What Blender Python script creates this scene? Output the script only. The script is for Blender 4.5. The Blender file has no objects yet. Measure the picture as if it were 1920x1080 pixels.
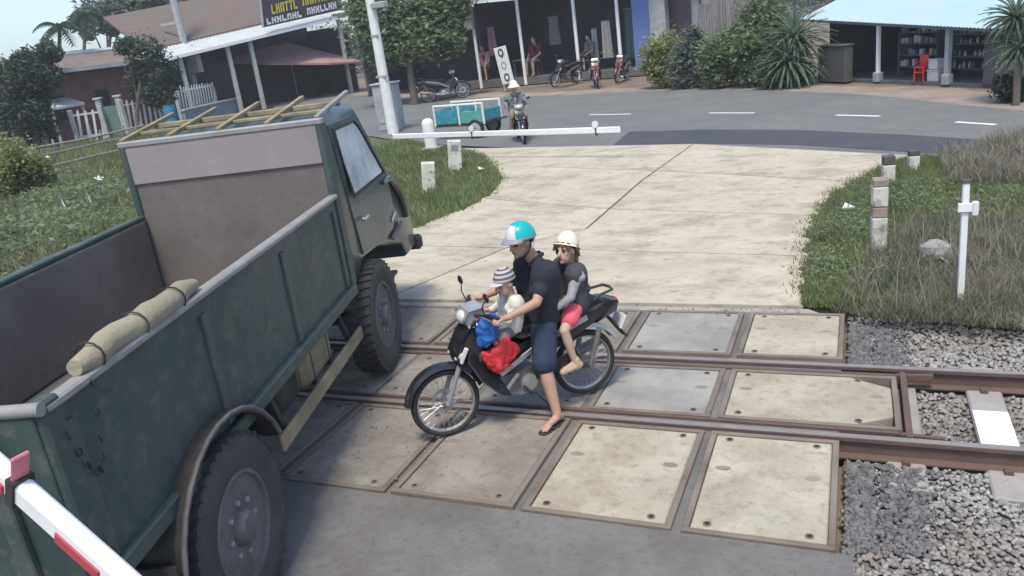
import bpy, bmesh, math, random
import numpy as np
from mathutils import Vector, Matrix
random.seed(7); RNG = np.random.default_rng(7)
C = bpy.context.scene.collection
SC = bpy.context.scene
# ------------------------------------------------------------------ camera, world, sun
CH = 2.95
RC = np.array([[0.91705513, 0.00909777, -0.39865663], [0.37810999, -0.33739045, 0.86209078], [-0.12665984, -0.94132083, -0.31284561]])
cam = bpy.data.cameras.new('camera'); cam_o = bpy.data.objects.new('camera', cam); C.objects.link(cam_o)
cam.sensor_width = 36.0; cam.lens = 1482.0 / 1920.0 * 36.0; cam.clip_start = 0.05; cam.clip_end = 2000
M = Matrix(((RC[0, 0], -RC[0, 1], -RC[0, 2]), (RC[1, 0], -RC[1, 1], -RC[1, 2]), (RC[2, 0], -RC[2, 1], -RC[2, 2])))
cam_o.matrix_world = Matrix.Translation((0, 0, CH)) @ M.to_4x4()
SC.camera = cam_o
SUN_EL, SUN_AZ = 66.0, 168.0            # azimuth from +Y (away from the camera) towards +X, degrees
w = bpy.data.worlds.new('World'); SC.world = w; w.use_nodes = True
nt = w.node_tree; bg = nt.nodes['Background']
sky = nt.nodes.new('ShaderNodeTexSky'); sky.sky_type = 'NISHITA'; sky.sun_disc = False
sky.sun_elevation = math.radians(SUN_EL); sky.sun_rotation = math.radians(SUN_AZ)
sky.air_density = 0.8; sky.dust_density = 1.6; sky.ozone_density = 1.5
nt.links.new(sky.outputs[0], bg.inputs[0]); bg.inputs[1].default_value = 0.12
sl = bpy.data.lights.new('sun', 'SUN'); sl.energy = 1.5; sl.angle = math.radians(12); sl.color = (1.0, 0.95, 0.80)
so = bpy.data.objects.new('sun', sl); C.objects.link(so)
el, az = math.radians(SUN_EL), math.radians(SUN_AZ)
sdir = Vector((math.sin(az) * math.cos(el), math.cos(az) * math.cos(el), math.sin(el)))
so.rotation_euler = sdir.to_track_quat('Z', 'Y').to_euler()
SC.view_settings.view_transform = 'Standard'; SC.view_settings.look = 'None'
SC.view_settings.exposure = 1.13; SC.view_settings.gamma = 1.0; SC.view_settings.use_curve_mapping = False
SC.render.engine = 'CYCLES'; SC.cycles.max_bounces = 6; SC.cycles.use_denoising = True

# ------------------------------------------------------------------ survey helpers: sight lines of the survey camera to the ground
def ray(px, py):
    return RC @ np.array([px - 960.0, py - 540.0, 1482.0])
def G(px, py, z=0.0):
    d = ray(px, py); t = (z - CH) / d[2]
    return Vector((d[0] * t, d[1] * t, z))
def top_z(base, py):
    lo, hi = base.z, base.z + 25
    for _ in range(50):
        m = (lo + hi) / 2
        q = RC.T @ np.array([base.x, base.y, m - CH])
        if q[1] / q[2] * 1482 + 540 > py: lo = m
        else: hi = m
    return m
def onplane(px, py, E, yl=0.0):
    """local (x, z) of thing E where the sight line meets its plane y = yl"""
    r = E.rotation_euler.z; ex = Vector((math.cos(r), math.sin(r), 0)); ey = Vector((-math.sin(r), math.cos(r), 0))
    d = Vector(ray(px, py)); o = Vector((0, 0, CH)); p0 = E.location + ey * yl
    t = (p0 - o).dot(ey) / d.dot(ey); q = o + d * t - E.location
    return q.dot(ex), q.z

# ------------------------------------------------------------------ materials
def srgb(h):
    h = h.lstrip('#'); o = []
    for i in (0, 2, 4):
        c = int(h[i:i + 2], 16) / 255
        o.append(c / 12.92 if c <= .04045 else ((c + .055) / 1.055) ** 2.4)
    return tuple(o)
def mat(name, col, rough=.8, var=.25, scale=4.0, bump=.15, bscale=40.0, col2=None, c2scale=1.2, c2pos=.55, c2soft=.15, metal=0.0, spec=.4, coat=0.0, speck=None, sscale=22.0):
    m = bpy.data.materials.new(name); m.use_nodes = True; n = m.node_tree.nodes; l = m.node_tree.links
    b = n['Principled BSDF']; b.inputs['Roughness'].default_value = rough; b.inputs['Metallic'].default_value = metal
    b.inputs['Specular IOR Level'].default_value = spec; b.inputs['Coat Weight'].default_value = coat
    tco = n.new('ShaderNodeTexCoord'); oi = n.new('ShaderNodeObjectInfo'); tc = n.new('ShaderNodeVectorMath'); tc.name = 'place'
    sc_ = n.new('ShaderNodeMath'); sc_.operation = 'MULTIPLY'; sc_.inputs[1].default_value = 43.0
    l.new(oi.outputs['Random'], sc_.inputs[0]); l.new(tco.outputs['Object'], tc.inputs[0]); l.new(sc_.outputs[0], tc.inputs[1])
    nz = n.new('ShaderNodeTexNoise'); nz.inputs['Scale'].default_value = scale; nz.inputs['Detail'].default_value = 8; nz.inputs['Roughness'].default_value = .65
    l.new(tc.outputs[0], nz.inputs['Vector'])
    cr = n.new('ShaderNodeValToRGB'); cr.color_ramp.elements[0].position = .3; cr.color_ramp.elements[1].position = .7
    cr.color_ramp.elements[0].color = (*[c * (1 - var) for c in col], 1); cr.color_ramp.elements[1].color = (*[min(1, c * (1 + var)) for c in col], 1)
    l.new(nz.outputs['Fac'], cr.inputs[0]); out = cr.outputs[0]
    if col2 is not None:
        n2 = n.new('ShaderNodeTexNoise'); n2.inputs['Scale'].default_value = c2scale; n2.inputs['Detail'].default_value = 10; n2.inputs['Roughness'].default_value = .7
        l.new(tc.outputs[0], n2.inputs['Vector'])
        r2 = n.new('ShaderNodeValToRGB'); r2.color_ramp.elements[0].position = c2pos - c2soft; r2.color_ramp.elements[1].position = c2pos + c2soft
        l.new(n2.outputs['Fac'], r2.inputs[0])
        mx = n.new('ShaderNodeMixRGB'); l.new(r2.outputs[0], mx.inputs[0]); l.new(out, mx.inputs[1]); mx.inputs[2].default_value = (*col2, 1)
        out = mx.outputs[0]
    if speck is not None:
        n3 = n.new('ShaderNodeTexNoise'); n3.inputs['Scale'].default_value = sscale; n3.inputs['Detail'].default_value = 4; n3.inputs['Roughness'].default_value = .75
        l.new(tc.outputs[0], n3.inputs['Vector'])
        r3 = n.new('ShaderNodeValToRGB'); r3.color_ramp.elements[0].position = .52; r3.color_ramp.elements[1].position = .80; l.new(n3.outputs['Fac'], r3.inputs[0])
        m3 = n.new('ShaderNodeMixRGB'); l.new(r3.outputs[0], m3.inputs[0]); l.new(out, m3.inputs[1]); m3.inputs[2].default_value = (*speck, 1); out = m3.outputs[0]
    l.new(out, b.inputs['Base Color'])
    if bump > 0:
        bn = n.new('ShaderNodeTexNoise'); bn.inputs['Scale'].default_value = bscale; bn.inputs['Detail'].default_value = 6
        l.new(tc.outputs[0], bn.inputs['Vector'])
        bp = n.new('ShaderNodeBump'); bp.inputs['Strength'].default_value = bump; bp.inputs['Distance'].default_value = .02
        l.new(bn.outputs['Fac'], bp.inputs['Height']); l.new(bp.outputs[0], b.inputs['Normal'])
    return m
def stretch(m, vec):
    """streaked colour: scale the coordinates of a material's noises"""
    n = m.node_tree.nodes; l = m.node_tree.links; tc = n['place']
    mp = n.new('ShaderNodeMapping'); mp.inputs['Scale'].default_value = vec
    l.new(tc.outputs[0], mp.inputs['Vector'])
    for x in n:
        if x.type == 'TEX_NOISE': l.new(mp.outputs[0], x.inputs['Vector'])
    return m
def leafmat(name, col, col2, scale=1.5):
    m = mat(name, col, rough=.55, var=.35, scale=scale, bump=0, col2=col2, c2scale=scale * 2.3, c2pos=.55, c2soft=.12, spec=.35)
    b = m.node_tree.nodes['Principled BSDF']
    n = m.node_tree.nodes; l = m.node_tree.links; tr_ = n.new('ShaderNodeBsdfTranslucent'); mx_ = n.new('ShaderNodeMixShader'); mx_.inputs[0].default_value = .45
    src = b.inputs['Base Color'].links[0].from_socket; l.new(src, tr_.inputs['Color']); l.new(b.outputs[0], mx_.inputs[1]); l.new(tr_.outputs[0], mx_.inputs[2]); l.new(mx_.outputs[0], n['Material Output'].inputs['Surface'])
    return m
def glassmat(name, col, rough=.08):
    m = mat(name, col, rough=rough, var=.1, bump=0, spec=.8); return m

# ------------------------------------------------------------------ mesh helpers
class MB:
    def __init__(s): s.v = []; s.f = []
    def add(s, vs, fs, T=None):
        o = len(s.v)
        for p in vs:
            p = Vector(p); s.v.append(T @ p if T is not None else p)
        for f in fs: s.f.append([i + o for i in f])
        return s
    def box(s, c, d, T=None, rz=0, rx=0, ry=0):
        R = Matrix.Translation(c) @ Matrix.Rotation(rz, 4, 'Z') @ Matrix.Rotation(ry, 4, 'Y') @ Matrix.Rotation(rx, 4, 'X')
        if T is not None: R = T @ R
        x, y, z = d[0] / 2, d[1] / 2, d[2] / 2
        return s.add([(-x, -y, -z), (x, -y, -z), (x, y, -z), (-x, y, -z), (-x, -y, z), (x, -y, z), (x, y, z), (-x, y, z)],
                     [(0, 3, 2, 1), (4, 5, 6, 7), (0, 1, 5, 4), (1, 2, 6, 5), (2, 3, 7, 6), (3, 0, 4, 7)], R)
    def beam(s, a, b, wd, ht, up=(0, 0, 1)):
        a, b = Vector(a), Vector(b); d = (b - a); L = d.length; d.normalize(); u = Vector(up); sd = d.cross(u)
        if sd.length < 1e-4: sd = d.cross(Vector((1, 0, 0)))
        sd.normalize(); u = sd.cross(d)
        vs = [p + sd * (i * wd / 2) + u * (j * ht / 2) for p in (a, b) for i, j in ((-1, -1), (1, -1), (1, 1), (-1, 1))]
        return s.add(vs, [(0, 1, 2, 3), (7, 6, 5, 4), (0, 4, 5, 1), (1, 5, 6, 2), (2, 6, 7, 3), (3, 7, 4, 0)])
    def tube(s, pts, r, seg=8, cap=True, closed=False):
        pts = [Vector(p) for p in pts]; n = len(pts)
        if not hasattr(r, '__len__'): r = [r] * n
        rings = []; prev = None
        for i, p in enumerate(pts):
            if closed: d = pts[(i + 1) % n] - pts[i - 1]
            else: d = pts[min(i + 1, n - 1)] - pts[max(i - 1, 0)]
            d.normalize()
            if prev is None:
                a = Vector((0, 0, 1)) if abs(d.z) < .9 else Vector((1, 0, 0))
            else: a = prev
            x = (a - d * a.dot(d)).normalized(); prev = x; y = d.cross(x)
            rings.append([p + (x * math.cos(t) + y * math.sin(t)) * r[i] for t in [2 * math.pi * k / seg for k in range(seg)]])
        vs = [q for R_ in rings for q in R_]; fs = []
        for i in range(n if closed else n - 1):
            j = (i + 1) % n
            for k in range(seg):
                fs.append((i * seg + k, i * seg + (k + 1) % seg, j * seg + (k + 1) % seg, j * seg + k))
        if cap and not closed: fs += [tuple(range(seg))[::-1], tuple((n - 1) * seg + k for k in range(seg))]
        return s.add(vs, fs)
    def cap(s, a, b, r1, r2, seg=12):
        a, b = Vector(a), Vector(b); d = b - a; L = d.length
        if L < 1e-5: return s.ell(a, (r1, r1, r1), seg)
        d /= L; P, R_ = [], []
        for k in range(4):
            t = math.pi / 2 * (k / 3.5); P.append(a - d * r1 * math.cos(t)); R_.append(max(.0005, r1 * math.sin(t)))
        P.append(a); R_.append(r1); P.append(b); R_.append(r2)
        for k in range(3, -1, -1):
            t = math.pi / 2 * (k / 3.5); P.append(b + d * r2 * math.cos(t)); R_.append(max(.0005, r2 * math.sin(t)))
        return s.tube(P, R_, seg)
    def lathe(s, prof, T=None, seg=24, loop=False):
        """profile of (radius, height) turned about local z"""
        vs = []; fs = []; n = len(prof)
        for r, z in prof:
            for k in range(seg):
                t = 2 * math.pi * k / seg; vs.append((r * math.cos(t), r * math.sin(t), z))
        for i in range(n if loop else n - 1):
            j = (i + 1) % n
            for k in range(seg): fs.append((i * seg + k, i * seg + (k + 1) % seg, j * seg + (k + 1) % seg, j * seg + k))
        if not loop: fs += [tuple(range(seg))[::-1], tuple((n - 1) * seg + k for k in range(seg))]
        return s.add(vs, fs, T)
    def ell(s, c, r, seg=16, T=None, z0=-1.0, z1=1.0):
        rings = max(5, seg // 2); vs = []; fs = []
        a0, a1 = math.asin(max(-1, z0)), math.asin(min(1, z1))
        for i in range(rings + 1):
            a = a0 + (a1 - a0) * i / rings; rr = max(.002, math.cos(a))
            for k in range(seg):
                t = 2 * math.pi * k / seg; vs.append((r[0] * rr * math.cos(t), r[1] * rr * math.sin(t), r[2] * math.sin(a)))
        for i in range(rings):
            for k in range(seg): fs.append((i * seg + k, i * seg + (k + 1) % seg, (i + 1) * seg + (k + 1) % seg, (i + 1) * seg + k))
        fs += [tuple(range(seg))[::-1], tuple(rings * seg + k for k in range(seg))]
        R = Matrix.Translation(c)
        if T is not None: R = R @ T
        return s.add(vs, fs, R)
    def prism(s, poly, h0, h1, T=None):
        """polygon of (x, y) raised from h0 to h1 along local z"""
        n = len(poly); vs = [(x, y, h0) for x, y in poly] + [(x, y, h1) for x, y in poly]
        fs = [tuple(range(n))[::-1], tuple(range(n, 2 * n))] + [(i, (i + 1) % n, n + (i + 1) % n, n + i) for i in range(n)]
        return s.add(vs, fs, T)
    def side(s, poly, y0, y1, T=None):
        """polygon of (x, z) extruded along local y"""
        n = len(poly); vs = [(x, y0, z) for x, z in poly] + [(x, y1, z) for x, z in poly]
        fs = [tuple(range(n)), tuple(range(n, 2 * n))[::-1]] + [(i, n + i, n + (i + 1) % n, (i + 1) % n) for i in range(n)]
        return s.add(vs, fs, T)
    def mesh(s, name, m, smooth=False, bevel=0.0, bseg=1):
        me = bpy.data.meshes.new(name); me.from_pydata([tuple(v) for v in s.v], [], s.f)
        bm = bmesh.new(); bm.from_mesh(me); bmesh.ops.recalc_face_normals(bm, faces=bm.faces)
        if bevel > 0:
            es = [e for e in bm.edges if len(e.link_faces) == 2 and e.calc_face_angle(0) > .6]
            bmesh.ops.bevel(bm, geom=es, offset=bevel, segments=bseg, affect='EDGES', clamp_overlap=True)
        bm.to_mesh(me); bm.free(); me.materials.append(m)
        if smooth:
            me.polygons.foreach_set('use_smooth', [True] * len(me.polygons))
            try: me.set_sharp_from_angle(angle=math.radians(40))
            except Exception: pass
        return me
    def build(s, name, m, parent=None, smooth=False, bevel=0.0, loc=None, rot=None):
        o = bpy.data.objects.new(name, s.mesh(name, m, smooth, bevel)); C.objects.link(o)
        if parent is not None: o.parent = parent
        if loc is not None: o.location = loc
        if rot is not None: o.rotation_euler = rot
        return o
def npmesh(name, V, F, m, parent=None, smooth=False):
    me = bpy.data.meshes.new(name); nv, nf, k = len(V), len(F), F.shape[1]
    me.vertices.add(nv); me.vertices.foreach_set('co', V.astype(np.float32).ravel())
    me.loops.add(nf * k); me.loops.foreach_set('vertex_index', F.astype(np.int32).ravel())
    me.polygons.add(nf); me.polygons.foreach_set('loop_start', np.arange(0, nf * k, k, dtype=np.int32))
    me.update(calc_edges=True); me.validate(); me.materials.append(m)
    if smooth: me.polygons.foreach_set('use_smooth', [True] * nf)
    o = bpy.data.objects.new(name, me); C.objects.link(o)
    if parent is not None: o.parent = parent
    return o
def tag(o, label=None, cat=None, group=None, kind=None):
    if label: o['label'] = label
    if cat: o['category'] = cat
    if group: o['group'] = group
    if kind: o['kind'] = kind
    return o
def thing(name, label, cat, loc=(0, 0, 0), rz=0.0, group=None, rot=None):
    o = bpy.data.objects.new(name, None); C.objects.link(o); o.empty_display_size = .2
    o.location = loc; o.rotation_euler = rot if rot is not None else (0, 0, rz)
    return tag(o, label, cat, group)
def structure(name, mb, m, **k): return tag(mb.build(name, m, **k), kind='structure')
def structure_root(name, loc=(0, 0, 0)):
    o = bpy.data.objects.new(name, None); C.objects.link(o); o.location = loc; return tag(o, kind='structure')
def copy_tree(o, parent=None):
    c = o.copy(); C.objects.link(c)
    if parent is not None: c.parent = parent
    for ch in list(o.children): copy_tree(ch, c)
    return c
def facade(name, label, cat, p1, p2, z=0.0):
    a, b = G(*p1, z), G(*p2, z); d = b - a
    E = thing(name, label, cat, a, math.atan2(d.y, d.x)); E['run'] = d.length
    del E['run']
    return E, d.length
def resample(pts, n):
    P = np.array([list(p)[:2] for p in pts], float); L = np.r_[0, np.cumsum(np.hypot(*np.diff(P, axis=0).T))]
    t = np.linspace(0, L[-1], n); return np.c_[np.interp(t, L, P[:, 0]), np.interp(t, L, P[:, 1])]
def smooth_poly(pts, n):
    """Catmull-Rom through points"""
    P = [np.array(list(p)[:2], float) for p in pts]; P = [2 * P[0] - P[1]] + P + [2 * P[-1] - P[-2]]; o = []
    for i in range(1, len(P) - 2):
        for t in np.linspace(0, 1, 9)[: (9 if i == len(P) - 3 else 8)]:
            a, b, c_, d = P[i - 1], P[i], P[i + 1], P[i + 2]
            o.append(.5 * ((2 * b) + (-a + c_) * t + (2 * a - 5 * b + 4 * c_ - d) * t * t + (-a + 3 * b - 3 * c_ + d) * t ** 3))
    return resample(o, n)
def inpoly(X, Y, poly):
    ins = np.zeros(len(X), bool); n = len(poly)
    for i in range(n):
        x1, y1 = poly[i][0], poly[i][1]; x2, y2 = poly[i - 1][0], poly[i - 1][1]
        c = ((y1 > Y) != (y2 > Y)) & (X < (x2 - x1) * (Y - y1) / (y2 - y1 + 1e-12) + x1); ins ^= c
    return ins
def scatter(poly, n, rng=RNG):
    P = np.array([list(p)[:2] for p in poly], float); lo, hi = P.min(0), P.max(0); o = np.zeros((0, 2))
    while len(o) < n:
        q = rng.uniform(lo, hi, (n * 2, 2)); o = np.r_[o, q[inpoly(q[:, 0], q[:, 1], P)]]
    return o[:n]
def blades(name, pts, zf, h, wd, lean, m, kind='stuff', hz=None):
    """one three-point blade per point, clustered by a height field hz"""
    n = len(pts); ang = RNG.uniform(0, 2 * np.pi, n); hh = h * RNG.uniform(.35, 1.25, n)
    if hz is not None: hh = hh * hz
    base = np.c_[pts, zf(pts[:, 0], pts[:, 1])]
    s = np.c_[np.cos(ang), np.sin(ang), np.zeros(n)] * (wd * RNG.uniform(.6, 1.4, n))[:, None]
    la = RNG.uniform(0, 2 * np.pi, n); ld = np.c_[np.cos(la), np.sin(la), np.zeros(n)] * (hh * lean * RNG.uniform(.1, 1, n))[:, None]
    mid = base + ld * .35 + np.c_[np.zeros((n, 2)), hh * .6]; tip = base + ld + np.c_[np.zeros((n, 2)), hh]
    V = np.stack([base - s, base + s, mid + s * .7, mid - s * .7, tip], 1).reshape(-1, 3)
    i = np.arange(n)[:, None] * 5
    F = np.concatenate([i + [0, 1, 2], i + [0, 2, 3], i + [3, 2, 4]], 0)
    return tag(npmesh(name, V, F, m), kind=kind)
def leaf_arrays(centers, radii, nleaf, size, clumps=40, flat=.75, droop=0.0):
    """leaves gathered into clumps inside a set of ellipsoids"""
    Vs = []; per = max(1, nleaf // len(centers))
    for c, r in zip(centers, radii):
        d = RNG.normal(size=(clumps, 3)); d /= np.linalg.norm(d, axis=1)[:, None]
        cc = np.array(c) + d * np.array(r) * (RNG.uniform(.35, 1.0, clumps) ** .6)[:, None]
        k = RNG.integers(0, clumps, per); rr = np.array(r) * .26
        p = cc[k] + RNG.normal(size=(per, 3)) * rr
        a = RNG.normal(size=(per, 3)); a[:, 2] = a[:, 2] * .5 - droop; a /= np.linalg.norm(a, axis=1)[:, None]
        b = np.cross(a, RNG.normal(size=(per, 3)) + [0, 0, 1.5]); b /= np.linalg.norm(b, axis=1)[:, None] + 1e-9
        s = (size * RNG.uniform(.6, 1.3, per))[:, None]
        Vs.append(np.stack([p - a * s, p + b * s * .42, p + a * s, p - b * s * .42], 1))
    V = np.concatenate(Vs).reshape(-1, 3); F = np.arange(len(V)).reshape(-1, 4)
    return V, F
# ================================================================== THE SETTING
m_dirt = mat('dirt', (.21, .165, .13), .95, .3, 1.2, .5, 30, col2=(.13, .10, .085), c2scale=.5)
m_under = mat('verge_soil', (.11, .115, .06), .95, .3, 1.5, .5, 30, col2=(.07, .09, .035), c2scale=.9)
m_asph = stretch(mat('asphalt', (.155, .16, .155), .85, .14, 1.5, .35, 160, col2=(.20, .195, .18), c2scale=.35, c2pos=.6, spec=.3, speck=(.11, .11, .11), sscale=30), (1, 1, 1))
m_asph2 = mat('dark_road', (.062, .066, .074), .8, .15, 2, .35, 160, col2=(.085, .085, .09), c2scale=.8)
m_conc = stretch(mat('apron_concrete', (.47, .42, .335), .9, .14, 1.6, .3, 45, col2=(.315, .27, .205), c2scale=1.3, c2pos=.57, c2soft=.08, speck=(.24, .20, .15), sscale=7), (.85, 1.15, 1))
m_curb = mat('road_edge', (.33, .31, .28), .9, .2, 3, .3, 50)
m_yard = mat('worn_concrete', (.165, .158, .15), .9, .2, 1.4, .35, 60, col2=(.115, .105, .095), c2scale=1.6, c2pos=.58, speck=(.09, .085, .08), sscale=18)
m_panel = [mat('panel_concrete', (.43, .395, .315), .9, .13, 2.5, .3, 50, col2=(.30, .255, .195), c2scale=2.2, c2pos=.55, speck=(.22, .18, .13), sscale=14),
           mat('grey_panel_concrete', (.31, .30, .275), .9, .15, 2.5, .3, 50, col2=(.19, .18, .165), c2scale=2.0, c2pos=.6),
           mat('stained_panel_concrete', (.275, .25, .22), .9, .2, 2.5, .35, 50, col2=(.17, .145, .12), c2scale=1.7, c2pos=.57, speck=(.13, .11, .09), sscale=16)]
m_angle = mat('panel_steel_edge', (.235, .20, .165), .8, .25, 6, .25, 60, col2=(.12, .085, .07), c2scale=3)
m_hole = mat('hole_dark', (.03, .028, .026), .9, .2, 4, 0)
m_rail = mat('rail_rust', (.135, .085, .07), .75, .25, 6, .25, 60, col2=(.09, .065, .055), c2scale=3)
m_railtop = mat('rail_worn_top', (.33, .29, .265), .45, .15, 8, .05, 60, metal=.4)
m_sleep = mat('sleeper_concrete', (.31, .29, .27), .9, .15, 4, .3, 50)
m_white = mat('white_paint', (.72, .71, .67), .7, .1, 5, .1, 40, col2=(.45, .43, .38), c2scale=4, c2pos=.68, c2soft=.06)
m_clean_white = mat('clean_white_paint', (.78, .78, .76), .6, .06, 5, .05, 40)
m_stone = mat('ballast_stone', (.31, .30, .285), .9, .7, 26, 0, col2=(.17, .13, .105), c2scale=1.1, c2pos=.56)
m_bed = mat('ballast_bed', (.17, .16, .15), .95, .4, 14, .8, 60)
m_line = mat('road_paint', (.70, .70, .68), .7, .12, 8, .1, 80, col2=(.35, .35, .35), c2scale=6, c2pos=.68)

def gz(x, y):
    """the ground's height: a shallow trough where the railway runs"""
    y = np.asarray(y, float)
    a = np.interp(y, [-50, 2.9, 3.3, 7.62, 7.9, 60], [-.03, -.03, -.24, -.24, -.05, -.05])
    return a
ys = np.r_[-120, -40, -10, np.arange(0, 12, .1), np.arange(12, 60, 2.), 80, 150, 400]
xs = np.r_[-500, -200, -100, np.arange(-60, 31, 3.), 60, 120, 400]
X, Y = np.meshgrid(xs, ys); V = np.c_[X.ravel(), Y.ravel(), gz(X, Y).ravel()]
nx = len(xs); ii = (np.arange(len(ys) - 1)[:, None] * nx + np.arange(nx - 1)[None]).ravel()
tag(npmesh('ground', V, np.c_[ii, ii + 1, ii + nx + 1, ii + nx], m_dirt), kind='structure')

# road
NEAR = smooth_poly([(20, -9), (12, 2), (5.5, 9.9), (2.36, 13.5), (.8, 14.95), (-3.29, 17.2), (-9.26, 19.2), (-14.5, 22.6), (-22, 29.5), (-50, 57)], 60)
FAR = smooth_poly([(34, -8), (20, 4), (9, 13.0), (3.13, 19.0), (-.11, 24.0), (-5.8, 29.2), (-12.2, 31.8), (-20, 36.5), (-30, 44.5), (-54, 66)], 60)
def strip(A, B, z):
    V = np.r_[np.c_[A, np.full(len(A), z)], np.c_[B, np.full(len(B), z)]]; n = len(A); i = np.arange(n - 1)
    return V, np.c_[i, i + 1, i + 1 + n, i + n]
tag(npmesh('road', *strip(NEAR, FAR, 0.0), m_asph), kind='structure')
nrm = lambda A: (lambda T: np.c_[-T[:, 1], T[:, 0]] / np.linalg.norm(T, axis=1)[:, None])(np.gradient(A, axis=0))
FS = FAR - nrm(FAR) * (1.5 + .25 * np.sin(np.arange(60) * 1.7))[:, None]
if np.dot(FS[30] - FAR[30], FAR[30] - NEAR[30]) < 0: FS = 2 * FAR - FS
m_shoulder = mat('shoulder_dirt', (.31, .255, .215), .95, .2, 1.5, .4, 40, col2=(.20, .155, .125), c2scale=.8)
tag(npmesh('road_shoulder', *strip(FAR, FS, -.02), m_shoulder), kind='structure')
a_near = resample([G(*p) for p in ((1150, 272), (1300, 269), (1500, 272), (1700, 285), (1925, 297))], 24)
a_far = resample([G(*p) for p in ((1180, 247), (1330, 243), (1500, 244), (1700, 253), (1935, 268))], 24)
tag(npmesh('dark_road_strip', *strip(a_near, a_far, .005), m_asph2), kind='structure')  # thin darker strip along the near side of the road
for (a, b) in (((1105, 215.5), (1182, 214)), ((1330, 212), (1414, 212)), ((1567, 216), (1650, 218)), ((1792, 229), (1868, 234))):
    p, q = G(*a), G(*b); d = (q - p).normalized(); s = Vector((-d.y, d.x, 0)) * .065
    V = np.array([list(p - s), list(q - s), list(q + s), list(p + s)]); V[:, 2] = .005
    tag(npmesh('road_marking', V, np.array([[0, 1, 2, 3]]), m_line), kind='structure')
# concrete apron: cast slabs with open joints
Lp = smooth_poly([(-8.6, 7.66), (-7.6, 9.4), G(780, 428), G(850, 400), G(898, 380), G(927, 357), G(940, 335), G(930, 316), G(905, 293), G(872, 279)], 80)
Jp = resample([(-5.25, 7.66), G(960, 462), G(1100, 430), G(1203, 340), G(1300, 271)], 80)
Rp = smooth_poly([(-.47, 7.66), G(1505, 500), G(1512, 450), G(1523, 412), G(1546, 376), G(1590, 346), G(1645, 318), G(1702, 292)], 80)
for A in (Lp, Rp):
    for i in range(2, 78): A[i, 0] += .035 * math.sin(i * 1.9) + .03 * math.sin(i * .83 + 1) + random.uniform(-.03, .03)
apron = structure_root('concrete_apron')
cuts = [0, 17, 36, 58, 79]
for k in range(4):
    i0, i1 = cuts[k], cuts[k + 1]
    for A, B, da, db in ((Lp, Jp, 0, -.018), (Jp, Rp, .018, 0)):
        P = np.array(A[i0:i1 + 1]); Q = np.array(B[i0:i1 + 1]); P[:, 0] += da; Q[:, 0] += db
        P[0] += (P[1] - P[0]) * .004 * (k > 0); mb = MB()
        poly = [tuple(p) for p in Q] + [tuple(p) for p in P[::-1]]
        g = .012
        mb.prism([(x, y + (g if j in (0, len(poly) - 1) else -g if j in (len(Q) - 1, len(Q)) else 0)) for j, (x, y) in enumerate(poly)], -.12, .012 + .002 * random.random())
        mb.build('concrete_slab', m_conc, apron)
# worn concrete in front of the crossing (towards the camera)
mb = MB(); mb.prism([(-9, -3), (.2, -3), (.0, 3.94), (-9.2, 3.94)], -.3, -.016); structure('worn_pavement', mb, m_yard)
mb = MB(); mb.prism([(-9.2, 7.53), (-.3, 7.53), (-.42, 7.645), (-8.8, 7.645)], -.3, -.012); structure('apron_edge_strip', mb, m_curb)

# railway
def rail_line(x): return None
YN, YF = 5.22, 6.365          # the rails' centre lines
YR0, YR1 = YN, YF
prof = [(-.063, -.15), (.063, -.15), (.063, -.138), (.012, -.125), (.009, -.035), (.034, -.026), (.034, -.002), (-.034, -.002), (-.034, -.026), (-.009, -.035), (-.012, -.125), (-.063, -.138)]
track = structure_root('railway_track')
for yy in (YN, YF):
    mb = MB(); mb.add([(x, yy + a, b) for x in (-60, 40) for a, b in prof],
                      [tuple(range(12)), tuple(range(23, 11, -1))] + [(i, (i + 1) % 12, 12 + (i + 1) % 12, 12 + i) for i in range(12)])
    r = mb.build('rail', m_rail, track)
    mb = MB(); mb.box((-10, yy, .0), (99.8, .052, .003)); mb.build('worn_rail_head', m_railtop, r)
    off = .115 if yy == YN else -.115
    mb = MB(); mb.box((-4.0, yy + off, -.035), (8.6, .03, .055)); mb.box((.42, yy + off * .82, -.035), (.28, .03, .055), rz=-.1 if yy == YN else .1)
    mb.build('guard_rail', m_rail, track, bevel=.004)
mb0 = MB(); mb0.side([(-.12, -.15), (.12, -.15), (.12, -.235), (-.12, -.235)], -.95, .95); slm = mb0.mesh('sleeper', m_sleep, bevel=.012)
xs_ = [.32 + .585 * k for k in range(12)] + [-8.9 - .585 * k for k in range(16)]
for k, x in enumerate(xs_):
    o = bpy.data.objects.new('sleeper', slm); C.objects.link(o); o.parent = track; o.location = (x, (YN + YF) / 2, .012)
    if k == 1: 
        mp = MB(); mp.box((0, -.15, -.148), (.225, .62, .006)); mp.build('white_paint_mark', m_clean_white, o, loc=(0, .02, .0))
        o['label'] = 'sleeper with its middle painted white'
    for yy in (YN, YF):
        mf = MB()
        for s in (-1, 1): mf.box((0, yy - (YN + YF) / 2 + s * .085, -.135), (.05, .05, .03))
        if k < 5: mf.build('rail_clip', m_rail, o)
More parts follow.
